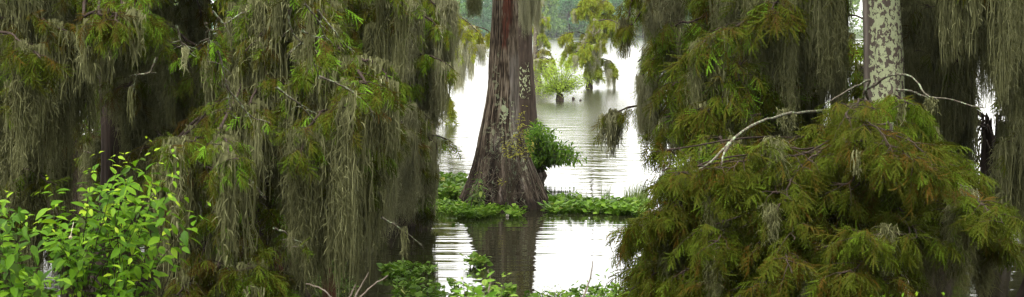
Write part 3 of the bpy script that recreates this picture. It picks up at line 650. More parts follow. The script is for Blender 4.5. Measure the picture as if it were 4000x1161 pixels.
for i, e in enumerate([(2345, 108), (2300, 118), (2330, 125), (2318, 92)]):
    T.bough([(2318, 130, 124.2), ((2318 + e[0]) / 2 + 4, (130 + e[1]) / 2 + 6, 123.6), (*e, 123.3)], r0=.035, shoots=5, slen=.3, tw=0, attach=False, bark='dead', name='dead_branch')
T.finish(90)
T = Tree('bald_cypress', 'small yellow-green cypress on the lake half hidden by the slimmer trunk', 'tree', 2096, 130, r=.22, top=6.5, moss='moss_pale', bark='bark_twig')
kw = dict(r0=.05, shoots=22, slen=.55, tw=8, ts=.27, q='M', mat='cyp_lime', droop=.5, tdroop=.5, mw=1.6)
for pts, ms in [([(2098, 80, 130), (2112, 70, 130), (2130, 72, 130), (2140, 95, 130)], 6), ([(2096, 140, 130), (2112, 130, 130), (2126, 140, 130), (2134, 165, 130)], 5),
                ([(2098, 200, 130), (2120, 196, 129.6), (2145, 205, 129.4), (2158, 235, 129.4)], 7), ([(2098, 230, 129), (2125, 226, 128.6), (2150, 240, 128.5), (2166, 275, 128.5)], 8),
                ([(2098, 255, 129.6), (2115, 250, 129), (2135, 268, 129), (2142, 300, 129)], 8), ([(2096, 110, 130.5), (2080, 100, 131), (2060, 110, 131)], 4), ([(2096, 30, 130), (2104, 10, 130), (2112, -30, 130)], 4),
                ([(2096, 220, 130.5), (2070, 215, 131), (2050, 240, 131)], 6)]:
    T.bough(pts, moss=ms * 2, ml=(.6, 1.4), **kw)
T.finish(60)
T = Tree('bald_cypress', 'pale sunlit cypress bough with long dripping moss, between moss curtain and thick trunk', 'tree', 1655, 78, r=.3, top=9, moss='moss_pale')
kw = dict(r0=.05, shoots=38, slen=.7, tw=9, ts=.27, q='M', mat='cyp_lime', droop=1.5, tdroop=1.4, mw=1.25)
for pts, ms, ml in [([(1675, 40, 78), (1735, 35, 78), (1800, 62, 77.8), (1850, 100, 77.6), (1890, 150, 77.6)], 16, (.5, 1.4)),
                    ([(1690, 70, 77.5), (1750, 70, 77), (1810, 100, 76.8), (1845, 150, 76.8)], 16, (.6, 1.6)),
                    ([(1690, 20, 78.4), (1760, 60, 78.6), (1830, 95, 79), (1905, 120, 79.2), (1925, 160, 79.2)], 10, (.5, 1.2)),
                    ([(1680, 110, 77.2), (1740, 110, 77), (1790, 140, 76.7), (1812, 190, 76.6)], 14, (.8, 1.8)),
                    ([(1680, 0, 77), (1715, -12, 77), (1755, -5, 76.6), (1775, 30, 76.5)], 30, (1.0, 2.6)),
                    ([(1690, 180, 78), (1730, 190, 78), (1765, 230, 78), (1780, 280, 78)], 14, (.8, 1.8)),
                    ([(1670, 330, 78), (1715, 345, 78), (1755, 385, 78), (1768, 430, 78)], 12, (.4, .9))]:
    T.bough(pts, moss=int(ms * 1.5), ml=ml, **kw)
T.bough([(1780, 150, 76.7), (1800, 165, 76.6), (1808, 215, 76.5)], r0=.02, shoots=3, slen=.15, tw=0, moss=34, ml=(1.6, 2.7), mw=.9, attach=False)
T.bough([(1825, 150, 76.7), (1838, 170, 76.6), (1842, 240, 76.5)], r0=.02, shoots=3, slen=.15, tw=0, moss=22, ml=(.9, 1.5), mw=.8, attach=False)
T.finish(95)
bs = P(2190, 0, 103); bs[2] = -.05                     # lime bush on its own stump
root = tag(empty('lake_bush', bs), 'small lime green bush on a dark stump out in the lake', 'bush')
st = MB(); tubes(st, spline([bs - [.0, 0, .3], bs + [-.03, 0, .3], bs + [.02, 0, .48]], 10), np.linspace(.24, .15, 10) * (1 + .1 * np.sin(np.arange(10) * 2.)), 12); tubes(st, spline([bs + [-.18, 0, -.2], bs + [-.2, 0, .2], bs + [-.12, 0, .7]], 6), np.linspace(.08, .04, 6), 7)
st.build('trunk', M['bark_dark'], root, bs, smooth=True)
tips = []
for a in in_poly([(2090, 330), (2100, 290), (2140, 255), (2180, 248), (2225, 262), (2262, 300), (2290, 318), (2270, 352), (2225, 368), (2150, 366), (2110, 366)], 70).tolist() + [[2088, 318], [2096, 275], [2128, 250], [2165, 238], [2205, 244], [2240, 262], [2268, 285], [2300, 305], [2288, 335], [2098, 352], [2120, 268], [2180, 252], [2196, 235], [2252, 270], [2310, 318], [2082, 335], [2150, 242], [2226, 250], [2276, 300], [2105, 300]]: tips.append(P(*a, 103 + rng.normal(0, .7)))
tips = np.array(tips); u = np.linspace(0, 1, 8)[None, :, None]; b0 = bs + [0, 0, .5]
pt = b0 + (tips - b0)[:, None] * u + np.array([0, 0, 1.]) * (u * (1 - u)) * .35; st = MB(); tubes(st, pt, .018 * (1.1 - u[..., 0]) * np.ones((90, 1)), 4); st.build('branch', M['bark_dark'], root, bs)
n = 5600; si = rng.integers(0, 90, n); k = rng.integers(3, 8, n); p = pt[si, k] + rng.normal(0, 1, (n, 3)) * rng.choice([.08, .22], n)[:, None]; fo = MB()
leaves_at(fo, LEAF, p, nrm(rng.normal(0, 1, (n, 3)) + [0, 0, -.2]), U(.06, .12, n), .45 + .2 * (vnoise(p[:, 0] * 2.2 + 90, p[:, 2] * 2.2 + 50, 8) - .5) * 2 + rng.normal(0, .15, n), .8)
fo.build('foliage', M['lime_bush'], root, bs)
for px, py, h, lab in ((2239, 391, .16, 'short dark stub poking from the lake beside the lime bush'), (2266, 394, .06, 'tiny dark snag tip breaking the lake surface right of the short stub')):
    d = Wd(py); bs = P(px, py, d); mb = MB(); tubes(mb, spline([bs - [0, 0, .2], bs + [.01, 0, h * .6], bs + [.03, 0, h]], 7), np.array([.09, .09, .085, .08, .07, .06, .025]) * (h / .16) ** .5, 9)
    tubes(mb, spline([bs + [0, 0, h * .5], bs + [.07, 0, h * .7], bs + [.12, 0, h * .5]], 5), np.linspace(.03, .012, 5), 6); o = mb.build('water_snag', M['bark_dark'], None, bs, smooth=True); o.location = bs; tag(o, lab, 'snag')

# ------------------------------------------------------------------ moss-hung cypresses on the left side
T = Tree('bald_cypress', 'mossy cypress beside the open water with bright sprays and moss trailing to the surface', 'tree', 1590, 38.5, r=.24, top=10, moss='moss_mid')
kw = dict(r0=.03, shoots=24, slen=.42, tw=5, ts=.2, q='H', mat='cyp_green', droop=.5, tdroop=.5, fresh=.3)
for pts, ms, ml in [([(1610, -50, 38), (1650, -20, 37.6), (1690, 10, 37.4), (1722, 60, 37.4)], 16, (.5, 1.3)),
                    ([(1605, 50, 37.4), (1645, 60, 37), (1690, 85, 36.8), (1722, 120, 36.8)], 16, (.6, 1.6)),
                    ([(1600, 150, 38), (1640, 160, 37.6), (1685, 190, 37.4), (1700, 230, 37.4)], 14, (.6, 1.6)),
                    ([(1605, 220, 37), (1660, 225, 36.6), (1720, 240, 36.4), (1775, 275, 36.4)], 14, (.6, 1.5)),
                    ([(1600, 300, 37.6), (1640, 300, 37.2), (1690, 315, 37), (1735, 350, 37)], 18, (.7, 1.7)),
                    ([(1560, 320, 37), (1590, 330, 36.4), (1620, 345, 36.2)], 18, (.8, 1.8)),
                    ([(1580, 535, 37), (1630, 525, 36.6), (1690, 530, 36.4), (1745, 545, 36.4)], 12, (.5, 1.2)),
                    ([(1560, 560, 37), (1600, 570, 36.6), (1640, 600, 36.4), (1665, 650, 36.4)], 10, (.5, 1.0)),
                    ([(1550, 640, 38), (1600, 650, 37.6), (1650, 690, 37.4), (1680, 740, 37.4)], 8, (.4, .9)),
                    ([(1540, 700, 37), (1580, 710, 36.6), (1620, 745, 36.4), (1640, 790, 36.4)], 6, (.3, .8)),
                    ([(1540, 80, 37), (1560, 60, 36.5), (1600, 75, 36.2), (1625, 130, 36.2)], 14, (.8, 1.8))]:
    T.bough(pts, moss=ms, ml=ml, **kw)
T.bough([(1680, 545, 36.2), (1700, 560, 36.0), (1709, 600, 36)], r0=.012, shoots=3, slen=.12, tw=1, ts=.15, moss=10, ml=(.8, 1.35), mw=.7)
T.bough([(1675, 20, 38), (1715, 0, 37.6), (1745, -5, 37.4), (1760, 20, 37.4)], r0=.015, shoots=8, slen=.25, tw=1, ts=.18, moss=34, ml=(.8, 1.75), mat='cyp_green')
T.bough([(1600, 420, 37), (1640, 440, 36.4), (1680, 470, 36.2)], r0=.012, shoots=5, slen=.25, tw=2, ts=.18, moss=26, ml=(.7, 1.6))
T.auto(8, (1480, 1620), (-80, 420), (35, 38), (-120, 110), (20, 110), shoots=16, slen=.4, tw=3, ts=.22, mat='cyp_olive', moss=22, ml=(.7, 1.8), r0=.02)
T.auto(4, (1480, 1600), (450, 680), (35.5, 38), (-100, 90), (20, 110), shoots=16, slen=.4, tw=6, ts=.22, mat='cyp_olive', moss=8, ml=(.4, 1.1), r0=.02)
T.auto(9, (1400, 1600), (420, 720), (32, 37), (-150, 110), (20, 140), shoots=18, slen=.5, tw=6, ts=.185, mat='cyp_olive', moss=20, ml=(.7, 1.9), r0=.02)
T.auto(7, (1440, 1640), (640, 800), (35, 38), (-110, 90), (10, 70), shoots=16, slen=.4, tw=6, ts=.22, mat='cyp_olive', moss=12, ml=(.3, .9), r0=.02)
T.crown(5.6, 10, 3.0, 130, 'cyp_green', .6)

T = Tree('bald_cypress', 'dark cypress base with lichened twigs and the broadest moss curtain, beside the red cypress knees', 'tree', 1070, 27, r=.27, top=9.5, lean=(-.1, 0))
T.auto(16, (900, 1450), (-140, 60), (21.5, 25.5), (-380, 260), (40, 260), shoots=24, slen=.55, tw=6, ts=.185, mat='cyp_olive', moss=26, ml=(.8, 2.1), fresh=.08, tdroop=.6)
T.auto(11, (850, 1440), (120, 440), (20.6, 24.5), (-260, 220), (40, 240), shoots=22, slen=.45, tw=8, ts=.185, mat='cyp_olive', moss=22, ml=(.7, 2.0), fresh=.08, tdroop=.6)
T.auto(4, (1300, 1520), (250, 470), (28, 31), (-150, 120), (20, 100), shoots=16, slen=.45, tw=4, ts=.2, mat='cyp_olive', moss=22, ml=(.7, 1.7), r0=.014, attach=False)
T.auto(6, (1120, 1420), (620, 860), (23, 26), (-120, 120), (20, 120), shoots=14, slen=.4, tw=4, ts=.185, mat='cyp_olive', moss=16, ml=(.4, 1.2), r0=.014)
T.auto(8, (1150, 1480), (430, 680), (22.5, 25.5), (-180, 120), (30, 160), shoots=14, slen=.4, tw=5, ts=.185, mat='cyp_olive', moss=26, ml=(.8, 1.9), r0=.014)
T.auto(11, (620, 900), (520, 820), (19.8, 22.5), (-160, 280), (50, 240), shoots=20, slen=.42, tw=6, ts=.16, mat='cyp_olive', moss=16, ml=(.4, 1.3), fresh=.12, r0=.016)
T.auto(5, (700, 1050), (850, 1080), (20, 22.5), (-200, 180), (40, 160), shoots=22, slen=.45, tw=8, ts=.185, mat='cyp_olive', moss=14, ml=(.4, 1.1), fresh=.06, r0=.014)
for k, pts in enumerate([   # bare lichened twigs hanging in front of the curtain
    [(1129, 40), (1133, 110), (1180, 167), (1226, 248), (1246, 302)], [(1246, 302), (1335, 333), (1420, 399), (1463, 473)], [(1180, 167), (1150, 190), (1128, 205)], [(1180, 120), (1230, 145), (1265, 150)],
    [(1190, 15), (1234, 78), (1277, 155)], [(1242, 39), (1311, 128), (1381, 213)], [(850, 201), (874, 302), (908, 457)], [(881, 330), (932, 395), (978, 457), (1052, 478)], [(1079, 341), (1164, 403), (1211, 457), (1257, 496)],
    [(1335, 457), (1360, 530), (1378, 570)], [(831, 46), (874, 93), (943, 46)], [(804, 90), (815, 150), (803, 280)], [(612, 225), (590, 280), (566, 290), (540, 300), (520, 350)], [(690, 100), (715, 180), (770, 225)], [(800, 590), (870, 640), (980, 700), (1040, 780)],
    [(1070, 890), (1130, 920), (1140, 990)], [(1490, 850), (1540, 880), (1600, 920), (1648, 955)], [(830, 740), (900, 790), (915, 870)], [(750, 580), (850, 585), (930, 610)], [(780, 790), (790, 860), (830, 920), (845, 985)], [(650, 590), (760, 582), (900, 600)]]):
    d = U(19.5, 20.5); T.bough([(x, y, d + .15 * i) for i, (x, y) in enumerate(pts)], r0=.0075, shoots=6, slen=.22, tw=(1 if k % 2 else 0), ts=.17, moss=1, ml=(.25, .7), mw=.6, attach=False, bark='bark_lichen_twig', name='lichened_twig', jit=0, fresh=.4, droop=.3)
T.crown(5.9, 9.5, 4.6, 1300, 'cyp_olive', .55)

T = Tree('bald_cypress', 'dark reddish trunk behind the bright leafy shrub, hung with brown moss', 'tree', 448, 30, r=.25, top=9.5)
T.auto(10, (300, 780), (-140, 120), (25.5, 29), (-330, 330), (10, 160), shoots=20, slen=.5, tw=3, ts=.185, mat='cyp_rust', moss=26, ml=(.6, 1.7), fresh=.05)
T.auto(7, (520, 800), (80, 330), (24, 27), (-120, 260), (10, 160), shoots=18, slen=.5, tw=3, ts=.185, mat='cyp_olive', moss=22, ml=(.6, 1.6), fresh=.05)
T.auto(5, (560, 900), (500, 800), (25, 28), (-120, 260), (10, 160), shoots=14, slen=.4, tw=3, ts=.185, mat='cyp_olive', moss=18, ml=(.5, 1.4))
T.auto(6, (330, 620), (10, 130), (20.5, 22.5), (-160, 280), (10, 160), shoots=20, slen=.34, tw=5, ts=.17, mat='cyp_olive', moss=5, ml=(.3, .9), fresh=.3)
T.bough([(452, 200, 29.6), (420, 235, 29), (385, 290, 28.6)], r0=.05, shoots=3, slen=.2, tw=0, moss=4, bark='bark_dark', name='branch_stub')
T.crown(5.9, 9.5, 4.2, 1000, 'cyp_olive', .55)

T = Tree('bald_cypress', 'cypress at the picture edge with rust tinged sprays above long brown moss', 'tree', -110, 25, r=.25, top=9)
T.auto(8, (-60, 120), (30, 170), (21, 24), (120, 340), (10, 130), shoots=24, slen=.45, tw=6, ts=.185, mat='cyp_rust', moss=18, ml=(.6, 1.7), fresh=.08)
T.auto(5, (-80, 100), (-140, 0), (22, 25), (100, 330), (10, 100), shoots=18, slen=.45, tw=3, ts=.185, mat='cyp_olive', moss=24, ml=(.7, 1.8))
T.auto(5, (-80, 60), (230, 480), (22, 25), (40, 150), (10, 100), shoots=12, slen=.35, tw=2, ts=.185, mat='cyp_olive', moss=22, ml=(.7, 1.8))
T.auto(3, (-80, 60), (650, 850), (22, 24), (80, 200), (10, 100), shoots=12, slen=.35, tw=3, ts=.185, mat='cyp_olive', moss=12, ml=(.4, 1.2))
T.auto(4, (120, 260), (430, 620), (27, 31), (-90, 60), (20, 90), shoots=14, slen=.4, tw=4, ts=.185, mat='cyp_olive', moss=16, ml=(.8, 1.7), r0=.014, attach=False)
T.auto(4, (120, 260), (700, 900), (26, 29), (-90, 60), (20, 90), shoots=16, slen=.4, tw=5, ts=.185, mat='cyp_olive', moss=10, ml=(.4, 1.2), r0=.014, attach=False)
T.crown(5.9, 9, 4.2, 1000, 'cyp_olive', .55)

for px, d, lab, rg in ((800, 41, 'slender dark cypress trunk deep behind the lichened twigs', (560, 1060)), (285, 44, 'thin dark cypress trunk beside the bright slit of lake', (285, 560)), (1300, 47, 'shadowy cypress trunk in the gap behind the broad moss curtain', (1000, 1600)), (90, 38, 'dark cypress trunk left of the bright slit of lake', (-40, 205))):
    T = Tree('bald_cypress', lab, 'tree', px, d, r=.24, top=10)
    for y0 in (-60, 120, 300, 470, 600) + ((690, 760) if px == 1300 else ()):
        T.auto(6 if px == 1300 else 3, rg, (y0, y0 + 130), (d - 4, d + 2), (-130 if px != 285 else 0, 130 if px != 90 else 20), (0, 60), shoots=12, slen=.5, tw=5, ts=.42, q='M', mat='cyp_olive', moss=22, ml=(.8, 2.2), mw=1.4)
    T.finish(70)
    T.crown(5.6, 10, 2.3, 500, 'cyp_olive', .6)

# ------------------------------------------------------------------ moss-hung cypresses on the right side
T = Tree('bald_cypress', 'dark cypress with shaggy moss and a low bough reaching over the bright water', 'tree', 2800, 34.5, r=.26, top=10, moss='moss_mid')
kw = dict(r0=.035, shoots=30, slen=.5, tw=5, ts=.2, q='H', mat='cyp_green', droop=.8, tdroop=.8, fresh=.03)
for pts, ms, ml in [([(2790, 20, 34), (2690, -10, 33.6), (2590, -12, 33.4), (2520, 20, 33.4), (2478, 90, 33.4)], 30, (.6, 1.6)),
                    ([(2780, 130, 34), (2700, 118, 33.4), (2620, 135, 33.2), (2540, 180, 33.1), (2492, 240, 33.1)], 22, (.6, 1.7)),
                    ([(2780, 190, 33.6), (2700, 175, 33), (2620, 185, 32.7), (2550, 225, 32.6), (2512, 285, 32.6)], 22, (.7, 1.8)),
                    ([(2770, 400, 34), (2660, 395, 33.6), (2540, 402, 33.4), (2430, 420, 33.3), (2362, 462, 33.3)], 34, (.3, .95)),
                    ([(2750, 410, 33.5), (2660, 410, 33.1), (2590, 420, 33), (2545, 465, 33)], 26, (.5, 1.3)),
                    ([(2760, 440, 33), (2680, 445, 32.6), (2610, 465, 32.4), (2580, 510, 32.4)], 18, (.4, 1.0)),
                    ([(2760, 260, 33.4), (2680, 268, 33), (2600, 290, 32.8), (2540, 330, 32.8)], 26, (.6, 1.5)),
                    ([(2600, -60, 34), (2520, -60, 33.8), (2470, -20, 33.6), (2440, 110, 33.5)], 8, (.5, 1.0))]:
    T.bough(pts, moss=ms, ml=ml, **kw)
T.bough([(2470, 95, 33.4), (2440, 120, 33.3), (2425, 190, 33.3)], r0=.012, shoots=10, slen=.2, tw=3, ts=.18, mat='cyp_green', attach=False, tdroop=1.2)
T.auto(6, (2520, 2700), (-120, -40), (33, 35), (-70, 130), (0, 50), shoots=14, slen=.4, tw=2, ts=.2, mat='cyp_olive', moss=26, ml=(.5, 1.3))
T.auto(8, (2640, 2850), (40, 480), (32, 34.5), (-110, 130), (0, 90), shoots=16, slen=.5, tw=3, ts=.24, mat='cyp_olive', moss=20, ml=(.6, 1.6))
T.crown(5.9, 10, 3.4, 170, 'cyp_green', .6)

T = Tree('bald_cypress', 'slim dark trunk between moss columns with olive sprays leaning toward the open water', 'tree', 3140, 30, r=.17, top=9.5)
T.auto(14, (2700, 3080), (-60, 330), (24, 27), (-260, 140), (10, 150), shoots=26, slen=.5, tw=4, ts=.27, mat='cyp_olive', moss=8, ml=(.4, 1.3), fresh=.12, tdroop=.7)
T.auto(7, (2720, 2980), (400, 640), (22.5, 25.5), (-190, 100), (10, 130), attach=False, r0=.012, shoots=24, slen=.45, tw=4, ts=.26, mat='cyp_olive', moss=8, ml=(.3, 1.0), fresh=.1, tdroop=.7)
T.auto(9, (2960, 3260), (-130, 60), (23.8, 26.5), (-160, 70), (0, 60), shoots=12, slen=.4, tw=1, ts=.24, mat='cyp_olive', moss=30, ml=(.8, 1.9), r0=.016)
T.auto(6, (2950, 3250), (130, 330), (24.2, 27), (-140, 70), (0, 60), shoots=10, slen=.4, tw=1, ts=.24, mat='cyp_olive', moss=26, ml=(.7, 1.7), r0=.014)
T.crown(5.9, 9.5, 4.2, 1000, 'cyp_olive', .55)

def lichA(Z, T): return np.clip(smooth01(-np.sin(T - .55), -.35, .35) * 1.0 * smooth01(Z, 1.2, 3.0) + .15, 0, 1)
T = Tree('bald_cypress', 'pale lichen crusted trunk rising behind the big rust tipped cypress foliage mound', 'tree', 3428, 25, r=.33, top=10, bark='bark_lichen', attrs={'lich': lichA}, flare=.6)
kw = dict(mat='cyp_rust', r0=.0095, fresh=.05, rise=-.09, bark='bark_dark', droop=.28, ts=.19)
T.auto(13, (3150, 3550), (470, 740), (18.8, 21.5), (-380, -120), (30, 230), shoots=26, slen=.42, tw=6, moss=1, ml=(.2, .6), tdroop=.6, **kw)
T.auto(13, (3250, 3600), (440, 740), (18.6, 21.5), (60, 380), (30, 200), shoots=26, slen=.42, tw=6, moss=1, ml=(.2, .6), tdroop=.6, **kw)
T.auto(12, (2950, 3650), (740, 1080), (18.3, 20.8), (-420, 300), (10, 150), shoots=26, slen=.42, tw=6, moss=1, ml=(.3, .8), tdroop=.6, **kw)
T.auto(12, (2900, 3650), (820, 1120), (17.9, 19.4), (-330, 260), (0, 120), shoots=26, slen=.42, tw=6, moss=1, ml=(.3, .7), tdroop=.6, **kw)
T.auto(8, (3600, 3800), (640, 1080), (18.8, 21), (60, 250), (10, 130), shoots=28, slen=.4, tw=6, moss=3, ml=(.4, 1.0), tdroop=.6, **kw)
limb = spline([T.axis(2.2), P(3300, 690, 22), P(3050, 720, 20.6), P(2850, 770, 20), P(2660, 800, 19.8)], 30)
wood = MB(); tubes(wood, limb, np.linspace(.06, .015, 30), 8); wood.build('limb', M['bark_dark'], T.root, T.base, smooth=True)
T.auto(15, (2600, 2950), (690, 1120), (19, 20.6), (-190, 80), (10, 110), shoots=28, slen=.4, tw=6, moss=1, ml=(.3, .7), tdroop=.55, onto=limb, **kw)
T.auto(7, (2600, 2760), (570, 700), (19.5, 20.6), (-150, 20), (0, 70), shoots=13, slen=.3, tw=5, moss=0, tdroop=.5, onto=limb, **kw)
T.auto(8, (2580, 2760), (830, 1080), (19, 20.6), (-70, 90), (10, 110), shoots=26, slen=.4, tw=6, moss=2, ml=(.3, .7), tdroop=.6, onto=limb, **kw)
kw['mat'] = 'cyp_mid'
T.auto(7, (3300, 3560), (395, 500), (19.6, 21.8), (-300, 280), (0, 100), shoots=24, slen=.36, tw=6, moss=1, ml=(.2, .5), tdroop=.5, **kw)
kw = dict(shoots=6, slen=.2, tw=0, mat='cyp_rust', bark='bark_lichen_twig', name='bare_branch', jit=0, droop=.2)
T.bough([(3330, 428, 24.6), (3230, 428, 24), (3130, 425, 23), (3060, 432, 22.2), (3000, 450, 21.6), (2920, 500, 21), (2850, 560, 20.6), (2760, 640, 20.2), (2650, 700, 19.8), (2570, 780, 19.6)], r0=.022, moss=6, ml=(.2, .6), **kw)
T.bough([(2850, 560, 20.6), (2820, 620, 20.3), (2812, 690, 20.1), (2850, 720, 20)], r0=.013, attach=False, moss=2, ml=(.2, .5), **kw)
T.bough([(3420, 420, 24.6), (3385, 345, 24), (3440, 300, 23.6), (3530, 268, 23.3), (3590, 300, 23), (3620, 350, 22.8), (3700, 368, 22.6), (3800, 400, 22.4), (3845, 422, 22.3)], r0=.017, moss=2, ml=(.2, .4), **kw)
T.bough([(3365, 440, 24.4), (3372, 380, 24), (3395, 325, 23.8), (3330, 345, 23.5), (3230, 400, 23.2)], r0=.018, attach=False, moss=6, ml=(.2, .5), **kw)
T.bough([(3500, 350, 23.4), (3560, 358, 23.2), (3625, 384, 23.1)], r0=.01, attach=False, **kw)
for pts in ([(3300, 590), (3420, 580), (3480, 600)], [(3480, 480), (3490, 540), (3560, 590)], [(3060, 660), (3180, 690), (3240, 740)], [(3600, 680), (3700, 700), (3780, 730)], [(2940, 740), (2960, 800), (2990, 860)], [(3100, 820), (3050, 790), (3010, 740)]):
    T.bough([(x, y, 18.9) for x, y in pts], r0=.013, attach=False, **kw)
T.crown(5.9, 10, 4.8, 800, 'cyp_olive', .55)

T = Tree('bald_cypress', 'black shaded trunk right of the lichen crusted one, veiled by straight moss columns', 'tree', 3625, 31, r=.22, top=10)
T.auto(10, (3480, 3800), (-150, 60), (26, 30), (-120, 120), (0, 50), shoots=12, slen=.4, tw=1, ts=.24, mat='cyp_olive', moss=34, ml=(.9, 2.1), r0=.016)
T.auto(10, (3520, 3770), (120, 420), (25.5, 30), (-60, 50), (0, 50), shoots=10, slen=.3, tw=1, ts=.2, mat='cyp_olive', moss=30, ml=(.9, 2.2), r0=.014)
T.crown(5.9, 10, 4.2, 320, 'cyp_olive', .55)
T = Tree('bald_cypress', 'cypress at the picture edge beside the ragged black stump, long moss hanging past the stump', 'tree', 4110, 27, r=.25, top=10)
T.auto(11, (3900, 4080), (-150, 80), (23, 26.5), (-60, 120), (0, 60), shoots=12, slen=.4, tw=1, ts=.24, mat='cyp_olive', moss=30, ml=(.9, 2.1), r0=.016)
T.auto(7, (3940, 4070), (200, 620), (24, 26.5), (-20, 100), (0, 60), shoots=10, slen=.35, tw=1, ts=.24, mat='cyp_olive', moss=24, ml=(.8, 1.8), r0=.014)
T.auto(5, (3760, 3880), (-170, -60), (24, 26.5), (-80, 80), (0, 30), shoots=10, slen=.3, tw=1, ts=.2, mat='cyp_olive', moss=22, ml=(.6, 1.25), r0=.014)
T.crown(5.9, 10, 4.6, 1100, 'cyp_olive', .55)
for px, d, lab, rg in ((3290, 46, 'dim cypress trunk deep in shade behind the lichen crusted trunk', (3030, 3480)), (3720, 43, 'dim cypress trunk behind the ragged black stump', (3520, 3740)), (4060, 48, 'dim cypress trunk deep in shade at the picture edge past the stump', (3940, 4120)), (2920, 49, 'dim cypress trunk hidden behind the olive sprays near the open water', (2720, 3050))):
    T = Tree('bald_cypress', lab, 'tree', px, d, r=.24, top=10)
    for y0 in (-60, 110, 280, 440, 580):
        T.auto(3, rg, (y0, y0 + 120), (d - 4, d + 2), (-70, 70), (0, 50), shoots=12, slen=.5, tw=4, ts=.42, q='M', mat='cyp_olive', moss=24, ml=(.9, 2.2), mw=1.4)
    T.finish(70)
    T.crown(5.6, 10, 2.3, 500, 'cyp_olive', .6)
for t in ALL: t.finish()

# ragged stump
bs = P(3872, 0, 32); bs[2] = 0
root = tag(empty('tree_stump', bs), 'ragged black dead stump with splintered top standing in the water', 'stump')
mb = MB(); Kz, S = 40, 48; z = np.linspace(-.3, 2.62, Kz); th = np.arange(S) / S * 2 * np.pi; Zs, Ts = np.meshgrid(z, th, indexing='ij')
Rr = (.19 + .12 * np.exp(-np.maximum(Zs, 0) / .6) - .02 * Zs) * (1 + .18 * np.cos(5 * Ts + Zs) + .2 * (vnoise(Ts * 16 / 2 / np.pi, Zs * 1.5, 61, 16) - .5))
top = 1 - .28 * vnoise(Ts * 20 / 2 / np.pi, 0 * Ts, 62, 20) * smooth01(Zs, 1.2, 2.6)
v = np.stack([bs[0] + np.cos(Ts) * Rr, bs[1] + np.sin(Ts) * Rr, Zs * top], -1).reshape(-1, 3)
i = np.arange(Kz - 1)[:, None] * S; j = np.arange(S)[None]; j2 = (j + 1) % S
mb.add(v, q=np.stack([i + j, i + j2, i + S + j2, i + S + j], -1).reshape(-1, 4), r=.3); mb.build('trunk', M['bark_dark'], root, bs, smooth=True)
mb = MB()
for k in range(34):
    a = U(0, 6.28); q0 = bs + [math.cos(a) * .15, math.sin(a) * .15, U(1.7, 2.5)]; e = q0 + [math.cos(a) * U(.05, .35), math.sin(a) * .2, U(-1.2, .12)]
    tubes(mb, spline([q0, (q0 + e) / 2 + [math.cos(a) * .12, 0, .15], e], 8), np.linspace(.022, .006, 8) * U(.5, 1.3), 5, r=.35)
mb.build('root', M['bark_dark'], root, bs)
for px, d, h, w, lab in ((1281, 25.5, .78, .105, 'reddish cone shaped cypress knee standing alone before the water hyacinths'), (1143, 26.3, .83, .05, 'slender reddish cypress knee against the dark trunk base'), (1092, 26.2, 1.05, .06, 'tall thin reddish cypress knee leaning on the dark trunk base')):
    bs = P(px, 0, d); bs[2] = 0; mb = MB(); zz = np.array([-.3, 0, .25, .5, .72, .86, .95, 1.0]) * h
    tubes(mb, np.stack([bs[0] + .02 * np.sin(zz * 5), bs[1] + 0 * zz, zz], -1), w * np.array([1.5, 1.3, 1.1, .95, .8, .62, .38, .04]), 16)
    o = mb.build('cypress_knee', M['knee'], None, bs, smooth=True); o.location = bs; tag(o, lab, 'cypress knee', 'cypress knees')

# ------------------------------------------------------------------ shrubs, saplings, vines
tips = []
b0 = P(2085, 0, 50.2); b0[2] = .15
for a in in_poly([(2055, 520), (2075, 470), (2110, 462), (2150, 490), (2200, 530), (2262, 570), (2300, 615), (2292, 640), (2240, 650), (2190, 640), (2140, 625), (2090, 640), (2060, 600)], 175): tips.append(P(*a, 49.8 + rng.normal(0, .45)))
shrub('waterside_bush', 'glossy dark green bush growing from the foot of the slimmer trunk', 'bush', b0, tips, LANCE + LEAF, .15, 'bush_green', nl=20, droop=.5, stem_r=.009, arc=.25, ustart=.3, tipfresh=.3, nbase=.12)
b0 = P(1982, 803, 40.95)
tips = [P(*a, 40.6 + rng.normal(0, .12)) for a in [(1968, 540), (1975, 560), (2010, 500), (2040, 490), (2055, 545), (2085, 545), (2060, 570), (2095, 560), (2030, 530), (2005, 560), (1995, 545), (2050, 510), (2022, 560), (2040, 560), (2055, 415), (2040, 440), (2070, 470), (2035, 470)]]
shrub('sapling', 'thin yellow-green sapling climbing the front of the thick cypress trunk', 'sapling', b0, tips, LEAF, .085, 'sapling', nl=12, droop=.5, stem_r=.012, arc=.02, ustart=.78, nbase=.012, bark='bark_twig')
b0 = P(1858, 818, 40.7)
tips = [P(*a, 40.5 + rng.normal(0, .1)) for a in [(1862, 680), (1875, 672), (1885, 700), (1850, 720), (1890, 760), (1860, 760), (1880, 725), (1840, 745)]]
shrub('climbing_vine', 'leafy vine with drooping pointed leaves climbing the left flank of the thick trunk', 'vine', b0, tips, LANCE + LEAF, .15, 'vine', nl=12, droop=.9, stem_r=.006, arc=.05, ustart=.35, nbase=.05)
b0 = P(1965, 760, 40.9); shrub('ivy_sprig', 'single yellow-green sprig of leaves on the trunk flare', 'sprig', b0, [P(1955, 700, 40.7), P(1962, 705, 40.7), P(1950, 712, 40.7)], LEAF, .07, 'sapling', nl=6, ustart=.7, stem_r=.004, nbase=.02)

